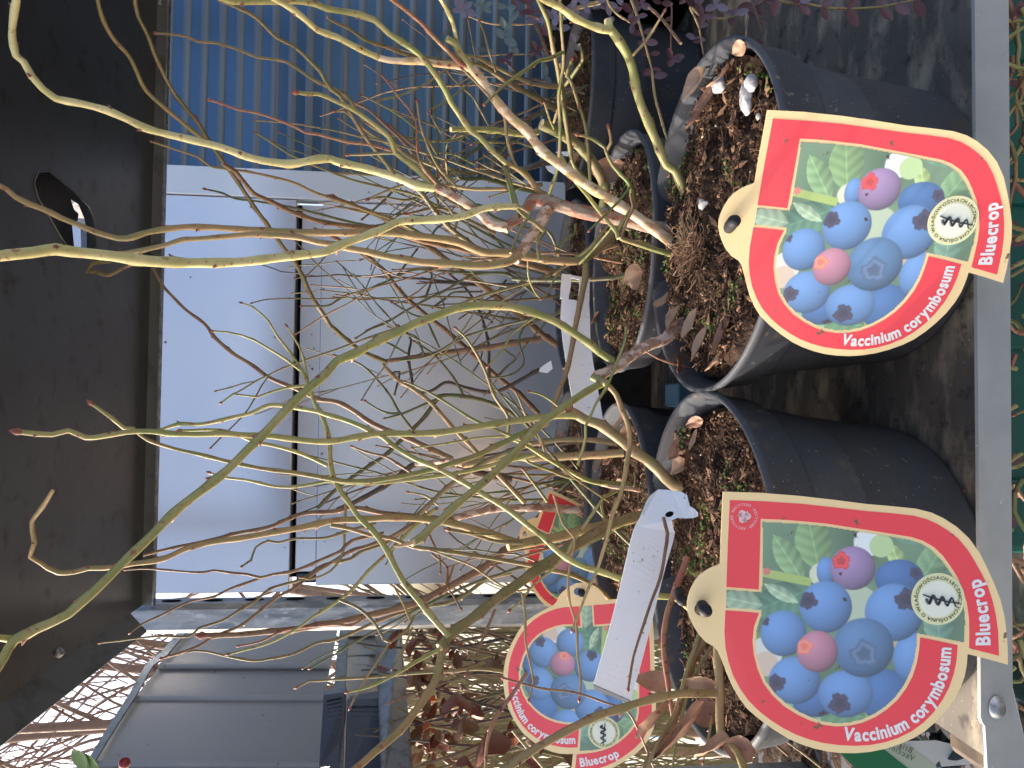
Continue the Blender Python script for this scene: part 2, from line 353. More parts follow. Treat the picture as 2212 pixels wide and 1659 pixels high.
# front rail, traced ends
yr = .290
def zr(px, py): return W(px, py, yr)
A = zr(2104, -160); B = zr(2119, 1540); A2 = zr(2178, -160); B2 = zr(2188, 1540)
g = G(); n = 10
poly = [A, B]
cx = zr(2153, 1540); hgt = (B-B2).length/2
e = zr(2153, 1571)
e1, e2 = zr(2126, 1567), zr(2182, 1566)
poly = [A, B, zr(2119,1552), zr(2122,1561), e1, e, e2, zr(2188,1560), B2, A2]
g.prism(poly, Vector((0,.002,0)))
rail = g.obj('front_rail', M_RAIL, low)
bevel(rail, .0012, 3)
g = G(); c = zr(2152, 1527); n = 20; rr_ = .0042
g.v += []
ring = [c+Vector((rr_*1.25*math.cos(2*math.pi*k/n), -.0004, rr_*.95*math.sin(2*math.pi*k/n))) for k in range(n)]
ring2 = [c+Vector((rr_*.85*math.cos(2*math.pi*k/n), -.0026, rr_*.62*math.sin(2*math.pi*k/n))) for k in range(n)]
g.add(ring+ring2+[c+Vector((0,-.003,0))], [(k,(k+1)%n,(k+1)%n+n,k+n) for k in range(n)]+[(k+n,(k+1)%n+n,2*n) for k in range(n)])
g.obj('rivet', M_GALV, rail, True)
g = G(); g.prism([W(px,py,.297) for px,py in ((2128,1540),(2170,1440),(2188,1490),(2260,1800),(2140,1800))], Vector((0,.002,0))); bevel(g.obj('corner_plate', M_RAIL, low), .0008)
# ------------------------------------------------------------------ grey sheet-metal bin beyond the post
binr = W(720, 1659, 1.1)
bn = empty('sheet_metal_bin', (binr.x, 1.15, .6), 'grey ribbed sheet-metal side of a bin with navy plastic clips, behind the trolley post', 'bin')
def yb_(py): return 1.32 - (py-1345)/(1659-1345)*.30
def BW(px, py, off=0): return W(px, py, yb_(py)+off)
secs = [(1330,1432,398,352,732,724),(1435,1503,338,290,724,712),(1506,1645,282,200,712,693),(1647,1700,196,175,693,686)]
secs = [((430,1330),(345,1438),(713,1438),(735,1330)), ((345,1441),(290,1509),(700,1509),(713,1441)), ((283,1512),(203,1652),(690,1652),(700,1512)), ((198,1655),(160,1730),(680,1730),(690,1655))]
for k, q in enumerate(secs):
    g = G(); off = (0,.006,0,.012)[k]
    a, b, c, d = [BW(*p, off) for p in q]
    g.prism([a,b,c,d], Vector((0,.004,0))); bevel(g.obj('side_panel', M_BIN, bn), .003, 3)
for (p, q) in (((345,1439),(713,1439)), ((290,1510),(700,1510)), ((200,1653),(690,1653))):
    g = G(); a, b = BW(*p), BW(*q); tube(g, [(*(a+(b-a)*t), .006) for t in (0,.5,1)], 10); g.obj('fold_rib', M_BIN, bn, True)
g = G(); A_ = [(437,1326),(392,1382),(362,1418),(330,1442),(292,1510),(250,1575),(203,1652),(170,1710)]
P0 = [BW(*p,-.012) for p in A_]
for i in range(len(P0)-1):
    d = Vector((0,.0,0)); g.add([P0[i],P0[i+1],P0[i+1]+(BW(A_[i+1][0]-13,A_[i+1][1]-6,-.012)-P0[i+1]),BW(A_[i][0]-13,A_[i][1]-6,-.012)], [(0,1,2,3)])
o = g.obj('edge_trim', M_BIN2, bn); sm = o.modifiers.new('s','SOLIDIFY'); sm.thickness = .004
g = G(); g.prism([BW(*p,-.02) for p in ((738,1325),(755,1325),(745,1480),(738,1700),(712,1700),(722,1480))], Vector((0,.01,0))); bevel(g.obj('lower_flange', M_BIN2, bn), .002)
g = G(); g.prism([BW(*p,.03) for p in ((750,1325),(818,1325),(830,1500),(830,1700),(735,1700))], Vector((0,.01,0))); g.obj('lower_recess', M_BIN, bn)
for i in range(3):
    py = 1352+i*42; g = G(); g.prism([BW(*p,.005) for p in ((752,py),(816,py),(818,py+24),(750,py+24))], Vector((0,.02,0))); bevel(g.obj('bracket', M_BIN, bn), .004)
g = G(); g.prism([BW(*p,-.045) for p in ((700,1502),(745,1495),(742,1570),(735,1600),(728,1659),(690,1659),(694,1580))], Vector((0,.02,0))); clip = bevel(g.obj('plastic_clip', M_NAVY, bn), .006, 4)
for i in range(6):
    py = 1506+i*9; g = G(); a, b = BW(706,py+7,-.048), BW(738,py,-.048); tube(g, [(*a,.0022),(*b,.0022)], 8); g.obj('grip_ridge', M_NAVY, clip, True)
g = G(); g.prism([BW(*p,-.01) for p in ((752,1512),(822,1508),(835,1659),(838,1700),(745,1700))], Vector((0,.02,0))); c2 = bevel(g.obj('plastic_clip', M_NAVY, bn), .006, 4)
for i in range(5):
    g = G(); a, b = BW(757,1525+i*11,-.013), BW(820,1524+i*11,-.013); tube(g, [(*a,.0025),(*b,.0025)], 8); g.obj('grip_ridge', M_NAVY, c2, True)
g = G(); q = [BW(*p,-.07) for p in ((814,1335),(862,1338),(874,1500),(886,1700),(826,1700),(818,1500))]
g.prism(q, Vector((0,.03,0))); bevel(g.obj('bottom_bar', M_BIN2, bn), .01, 3)
for py_ in (1336, 1740):
    t_ = BW(700, py_, .02); g = G(); g.box((t_.x-.018, t_.y, 0), (t_.x+.018, t_.y+.03, t_.z)); bevel(g.obj('leg', M_BIN2, bn), .003)
# ------------------------------------------------------------------ pots
def lathe(prof, c, n=72, wob=.0, seed=0):
    vs = []; fs = []; m = len(prof)
    for i in range(n):
        a = 2*math.pi*i/n
        for (r, z) in prof:
            q = 1+wob*(math.sin(2*a+seed)+.5*math.sin(3*a+seed*2))
            vs.append((c[0]+r*q*math.cos(a), c[1]+r*q*math.sin(a), c[2]+z))
    for i in range(n):
        for k in range(m-1): fs.append((i*m+k, ((i+1)%n)*m+k, ((i+1)%n)*m+k+1, i*m+k+1))
    return vs, fs
ZR = -.1503; PH = ZR-ZB
pots = []
PX = [('front right', .106, .393, .100, ZR), ('front left', -.092, .393, .100, ZR), ('second row right', .126, .575, .100, -.147), ('second row left', -.099, .575, .100, -.147),
      ('back row right', .345, .775, .098, -.145), ('back row middle', .130, .775, .098, -.142), ('back row left', -.085, .775, .098, -.142)]
PL = ['black plastic pot at the front right, white pebbles on its soil', 'black plastic pot at the front left, with a white tag standing over its soil',
      'black plastic pot behind the front right pot, its soil partly mossy', 'black plastic pot behind the front left pot, under a bent white tag',
      'black plastic pot in the back right corner, below small purplish leaves', 'black plastic pot in the middle of the back row, mostly hidden by twigs', 'black plastic pot at the left of the back row, beside the post']
def inpot(rmax, rnd):
    while 1:
        x, y = rnd.uniform(-1,1), rnd.uniform(-1,1)
        if x*x+y*y < 1: return x*rmax, y*rmax
SOILZ = {}
for i, (nm, x, y, r, z) in enumerate(PX):
    root = empty('plant_pot', (x, y, CZ+ZB), PL[i], 'plant pot', 'black pots on the lower shelf')
    h = z-ZB; t = .0018; rb = .0777*r/.1
    s = r-.0045
    prof = [(r-.0035,h-.0015),(r-.0015,h),(r,h-.0015),(r-.0002,h-.004),(r-.0022,h-.006),(r-.0050,h-.0245),(r-.0062,h-.0262),(r-.0105,h-.0262),(rb+.0015,.006),(rb-.001,.0015),(rb-.006,0),(rb-.012,.002),(.0,.002)]
    prof2 = [(r-.0035,h-.0015),(r-.0045,h-.004),(r-.0085,h-.026),(rb-.002,.006),(rb-.006,.004),(0,.004)]
    vs, fs = lathe(prof, (x,y,CZ+ZB), 96, .004, i*1.3); mobj('pot_wall', vs, [f[::-1] for f in fs], M_POT, root, True)
    vs, fs = lathe(prof2, (x,y,CZ+ZB), 72, .004, i*1.3); mobj('inner_wall', vs, fs, M_POT, root, True)
    # soil
    sz = z-(.008,.011,.010,.012,.010,.010,.010)[i]; rs = r-.0095; SOILZ[i] = sz
    near = i < 4
    nr, na = (46,150) if near else (24,80); vs = [(x,y,CZ+sz)]; fs = []
    def hh(px_, py_):
        p = Vector((px_*30, py_*30, i*3.1)); return .010*noise.noise(p*.7)+.006*noise.noise(p*2.7)+.0035*abs(noise.noise(p*7))+.002*noise.noise(p*17)
    for a_ in range(1, nr+1):
        for b_ in range(na):
            q = rs*a_/nr; an = 2*math.pi*b_/na; u_, v_ = x+q*math.cos(an), y+q*math.sin(an)
            vs.append((u_, v_, CZ+sz+hh(u_,v_)-.004*(a_/nr)**6))
    for b_ in range(na): fs.append((0, 1+b_, 1+(b_+1)%na))
    for a_ in range(nr-1):
        for b_ in range(na):
            p = 1+a_*na; fs.append((p+b_, p+na+b_, p+na+(b_+1)%na, p+(b_+1)%na))
    soil = mobj('soil', vs, fs, M_SOIL, root, True)
    # crumbs, bark chips, fibres
    rnd = random.Random(100+i); g = G()
    for k in range(5200 if i < 2 else 2800 if i < 4 else 1000):
        ux, uy = inpot(rs*.97, rnd); X, Y = x+ux, y+uy; Z = CZ+sz+hh(X,Y)
        q = rnd.random()
        mossy = noise.noise(Vector((X*28,Y*28,9+i))) > (.22 if i != 2 else .02)
        mi = 4 if (mossy and q < .75) else 0 if q < .5 else 1 if q < .90 else 2 if q < .984 else 3
        sc = rnd.uniform(.0005,.0015)*(1.5 if mi == 2 else 1 if mi != 3 else .75)
        st = Vector((rnd.uniform(.6,1.3), rnd.uniform(.6,1.3)*(2.2 if mi == 2 and rnd.random()<.5 else 1), rnd.uniform(.4,1)))
        rot = Matrix.Rotation(rnd.uniform(0,6.28),3,'Z') @ Matrix.Rotation(rnd.uniform(-.6,.6),3,'X')
        oc = [(1,0,0),(0,1,0),(-1,0,0),(0,-1,0),(0,0,1),(0,0,-1)]
        g.add([Vector((X,Y,Z+sc*.35))+rot@Vector((a*st.x*sc*rnd.uniform(.7,1.3),b*st.y*sc*rnd.uniform(.7,1.3),c*st.z*sc)) for a,b,c in oc],
              [(0,1,4),(1,2,4),(2,3,4),(3,0,4),(1,0,5),(2,1,5),(3,2,5),(0,3,5)], mi)
    for k in range(520 if i < 4 else 60):
        ux, uy = inpot(rs*.93, rnd); X, Y = x+ux, y+uy; p = Vector((X,Y,CZ+sz+hh(X,Y)+.001)); L = rnd.uniform(.004,.014); a = rnd.uniform(0,6.28)
        P = []
        for j in range(5):
            P.append((*p, .00022+.0002*(rnd.random())*(1-j/5))); a += rnd.uniform(-.7,.7)
            p = p+Vector((math.cos(a),math.sin(a),rnd.uniform(-.25,.35)))*L/4
        tube(g, P, 4, rnd.choice((0,1,1,2)))
    c = g.obj('soil_crumbs', M_CRUMB, root); c['kind'] = 'stuff'
    pots.append(root)
# ------------------------------------------------------------------ dry leaves and pebbles
def leafmesh(L, Wd, curl, fold, seed, tipw=.5):
    rnd = random.Random(seed); g = G(); n, m = 10, 4; vs = []
    tw = rnd.uniform(-.7,.7)
    for i in range(n+1):
        t = i/n; hw = Wd*.5*math.sin(math.pi*min(1,t**.8))**.75*(1-.15*t) if 0<t<1 else .0003
        for j in range(-m, m+1):
            s_ = j/m; x = s_*hw; z = fold*abs(s_)**1.3*hw+.10*Wd*noise.noise(Vector((t*4,s_*2,seed)))
            a = tw*t; xx = x*math.cos(a)-z*math.sin(a); zz = x*math.sin(a)+z*math.cos(a)
            b = curl*(t-.5); r = L/max(abs(curl),.05)
            if abs(curl) > .05: Y = math.sin(b)*r*1; Z = (1-math.cos(b))*r*(1 if curl>0 else 1)
            else: Y = (t-.5)*L; Z = 0
            vs.append(Vector((xx, Y, zz+Z*.8)))
    k = 2*m+1
    g.add(vs, [(i*k+j, i*k+j+1, (i+1)*k+j+1, (i+1)*k+j) for i in range(n) for j in range(k-1)])
    return g
def dryleaf(px, py, z, L, Wd, rz, curl, fold, m, label, rx=0, seed=0, y=None, group='dry leaves lying on the soil', ry=0):
    c = WZ(px, py, z) if y is None else W(px, py, y)
    g = leafmesh(L, Wd, curl, fold, seed)
    R3 = Matrix.Rotation(rz,3,'Z') @ Matrix.Rotation(rx,3,'X') @ Matrix.Rotation(ry,3,'Y')
    g.v = [c + R3@v + Vector((0,0,.002)) for v in g.v]
    o = g.obj('dry_leaf', m, None, True, org=c)
    tag(o, label, 'dry leaf', group); return o
z0 = SOILZ[0]; zz0 = z0+.008
LV = [  # px py, length, width, rz, curl, fold, mat, label
 (1507,178,.036,.014,1.2,.5,.5,M_LEAF2,'long brown leaf leaning on the far rim of the front right pot'),
 (1524,232,.042,.024,1.0,.4,.3,M_LEAF,'broad oval brown leaf lying left of the two white pebbles'),
 (1563,170,.026,.010,.4,1.6,.8,M_LEAF2,'narrow curled leaf between the two white pebbles of the front right pot'),
 (1606,106,.013,.010,.3,1.5,.6,M_LEAF2,'crumpled tan leaf against the rim at the right end of the front right pot'),
 (1592,262,.020,.012,2.2,.8,.5,M_LEAF,'small grey-brown leaf beside the corner of the tilted fruit label'),
 (1438,655,.024,.018,.2,2.0,.6,M_LEAF2,'crumpled tan leaf hanging over the far rim of the front right pot'),
 (1462,690,.030,.016,1.9,1.0,.7,M_LEAF2,'twisted leaf heap at the foot of the red-brown stem'),
 (1500,700,.030,.012,1.4,.9,.8,M_LEAF2,'pale folded leaf below the red-brown stem, front right pot'),
 (1478,785,.034,.018,2.7,.8,.5,M_LEAF,'brown leaf lying against the left rim of the front right pot'),
 (1520,745,.036,.011,1.7,.9,.9,M_LEAF2,'long pinkish rolled leaf in the left half of the front right pot'),
 (1572,720,.040,.013,1.6,.6,.8,M_LEAF,'long leaf with a thin stalk beside the lower edge of the tilted label'),
 (1552,785,.022,.010,.8,1.2,.7,M_LEAF2,'small curled leaf near the rim where the two front pots touch'),
 (1508,912,.020,.009,.3,.5,.4,M_LEAF,'bright brown leaf near the right rim of the front left pot'),
 (1470,972,.026,.014,1.2,.9,.6,M_LEAF,'dark brown leaf at the far side of the front left pot'),
 (1494,985,.028,.010,2.0,.3,.3,M_LEAF,'slim flat reddish leaf on the soil of the front left pot'),
 (1472,1008,.022,.014,.9,.6,.4,M_LEAF2,'tan triangular leaf beside the slim reddish leaf'),
 (1505,950,.022,.008,1.9,.4,.3,M_LEAF2,'narrow pale leaf in the middle of the front left pot'),
]
for k, (px,py,L,Wd,rz,cu,fo,m,lab) in enumerate(LV):
    i = 0 if py < 840 else 1
    dryleaf(px, py, SOILZ[i]+.007, L*.68, Wd*.86, rz, cu*.7, fo*.6, m, lab, seed=k*3.3, rx=.45, ry=(k%3-1)*.4)
LV2 = [(1318,368,2,.050,.026,-.3,.4,'broad reddish-brown leaf standing on the mossy soil behind the front right pot'),(1245,350,5,.03,.018,.6,.8,'small brown leaf in the back row below the purplish leaves'),
 (1240,395,5,.03,.016,1.6,.8,'dull brown leaf among roots of the back middle plant'),(1378,600,2,.028,.022,.3,1.5,'crumpled brown leaf on the rim side of the mossy pot'),
 (1290,690,2,.022,.012,1.3,.6,'little brown leaf on the moss left of the bent white tag'),(1345,915,3,.024,.012,.9,.8,'brown leaf against the right rim of the second row left pot'),
 (1360,935,3,.022,.014,.2,.8,'folded leaf just left of the pot rim in the second row'),(1300,1000,3,.026,.014,1.9,.6,'flat brown leaf under the two parallel tan stems'),
 (1320,990,3,.022,.014,1.0,.5,'reddish leaf beside the base of the tan stem'),(1340,1050,3,.022,.012,.5,.9,'curled leaf near the white loop of the long tag'),
 (1210,945,6,.026,.014,.5,.9,'brown leaf on the soil of the back left pot'),(1195,1030,6,.02,.014,1.2,.6,'small leaf beside the half-hidden red label')]
for k, (px,py,i,L,Wd,rz,cu,lab) in enumerate(LV2):
    dryleaf(px, py, SOILZ[i]+.008, L*.8, Wd*.95, rz, cu*.7, .4, (M_LEAF,M_LEAF2)[k%2], lab, seed=90+k*3.3, rx=.9 if k == 0 else .5)
# big leaves at the left rim of the front left pot
for k, (s_, yy, L, Wd, rz, rx, ry, lab) in enumerate([
 ('e:700,1280', .335, .075, .024, 1.15, .5, .5, 'large purplish-brown leaf hanging over the left rim of the front left pot'),
 ('e:380,1130', .34, .045, .022, 1.3, .6, .6, 'pointed brown leaf at the far left below the mid fruit label'),
 ('e:960,1010', .345, .032, .022, .3, .8, .3, 'cupped brown leaf beside the thick brown stem at the left rim'),
 ('e:1070,1440', .325, .038, .020, .9, .6, .6, 'curled tan leaf below the cut stem at the left rim'),
 ('e:1370,1430', .322, .028, .018, .2, .8, .2, 'brown leaf lying inside the left rim of the front left pot'),
 ('e:900,650', .35, .035, .012, .1, .9, .1, 'pale brown rolled leaf behind the arching tan stem'),
 ('e:340,640', .40, .040, .018, .1, 1.0, .4, 'dark red leaf in shade between the long tag and the pot')]):
    p = pts(s_)[0]; dryleaf(p[0], p[1], 0, L*.6, Wd*.7, rz, .8, .5, (M_LEAF,M_LEAF2)[k in (3,5)], lab, rx=rx, ry=ry, seed=40+k*2.7, y=yy, group='dry leaves round the left rim')
def stone(px, py, i, r, lab, seed, st=(1,1,.7), m=None):
    r *= .72; c = WZ(px, py, SOILZ[i]+.006); bm = bmesh.new(); bmesh.ops.create_icosphere(bm, subdivisions=3, radius=r)
    for v in bm.verts:
        q = v.co/r; v.co = Vector((v.co.x*st[0], v.co.y*st[1], v.co.z*st[2]))*(1+.28*noise.noise(q*1.3+Vector((seed,0,0)))+.08*noise.noise(q*4))
    me = bpy.data.meshes.new('pebble'); bm.to_mesh(me); bm.free(); me.materials.append(m or M_STONE)
    for p in me.polygons: p.use_smooth = True
    o = bpy.data.objects.new('pebble', me); COL.objects.link(o); o.location = c; tag(o, lab, 'pebble', 'pebbles on the soil')
stone(1552,184,0,.0065,'roundish white pebble nearest the far rim of the front right pot',1,(1,1,.8))
stone(1611,212,0,.0085,'pointed white flake of stone, largest pebble in the front right pot',5,(1.4,.75,.45))
stone(1622,180,0,.0055,'small bluish-grey pebble right of the pointed white flake',8,(1,.8,.8))
stone(1522,440,0,.0065,'chalky white lump beside the tab of the tilted fruit label',11,(.9,1,.8))
stone(1600,655,0,.0,'',0) if 0 else None
stone(1638,252,0,.0022,'tiny white grain above the corner of the tilted label',14)
# ------------------------------------------------------------------ branches
BUSH = {}
def bush(k, i, label):
    x, y = PX[i][1], PX[i][2]
    BUSH[k] = empty('blueberry_bush', (x, y, CZ+SOILZ[i]), label, 'shrub', 'bare blueberry bushes in pots')
bush('A',0,'bare bush in the front right pot with a gnarled flaking trunk and thick yellow-green shoots')
bush('B',1,'bare bush in the front left pot with tan stems wrapped by the white tag')
bush('C',2,'bare bush rising from the mossy pot behind the front right pot')
bush('D',3,'bare tan-stemmed bush behind the front left pot, one thick stem cut off short')
bush('E',4,'twiggy green bush in the back right corner among the purplish leaves')
bush('F',5,'thin dark-twigged bush in the middle of the back row against the silver wall')
bush('H',6,'reddish-brown stemmed bush at the back left beside the galvanised post')
nb = 0
def branch(bk, m, y0, y1, w0, w1, s, tip=None, node=.020, rough=None, sides=None, name='branch'):
    global nb
    nb += 1; P = pts(s); n = len(P)
    cum = [0]
    for a, b in zip(P, P[1:]): cum.append(cum[-1]+math.hypot(b[0]-a[0], b[1]-a[1]))
    Q = []
    for (px, py), c in zip(P, cum):
        t = c/cum[-1]; y = y0+(y1-y0)*t; w_ = W(px, py, y); r = (w0+(w1-w0)*t)*.485*((w_-CAMP).dot(fw))/F
        Q.append((*w_, r))
    Q = catmull(Q, .0035 if w0 > 12 else .0045)
    woody = m in ('wood','rwood','grey')
    if woody: Q = catmull([tuple(q) for q in Q[::2]]+[tuple(Q[-1])], .0012)
    g = G(); big = w0 > 12
    tube(g, Q, sides or (22 if woody else 10 if big else 7), 0, 2, rough if rough is not None else (.16 if woody else .02), nb, None if woody else 1, None if woody else node, tip)
    return g.obj(name, [BK[m], M_BUD, M_CUT], BUSH[bk], True)
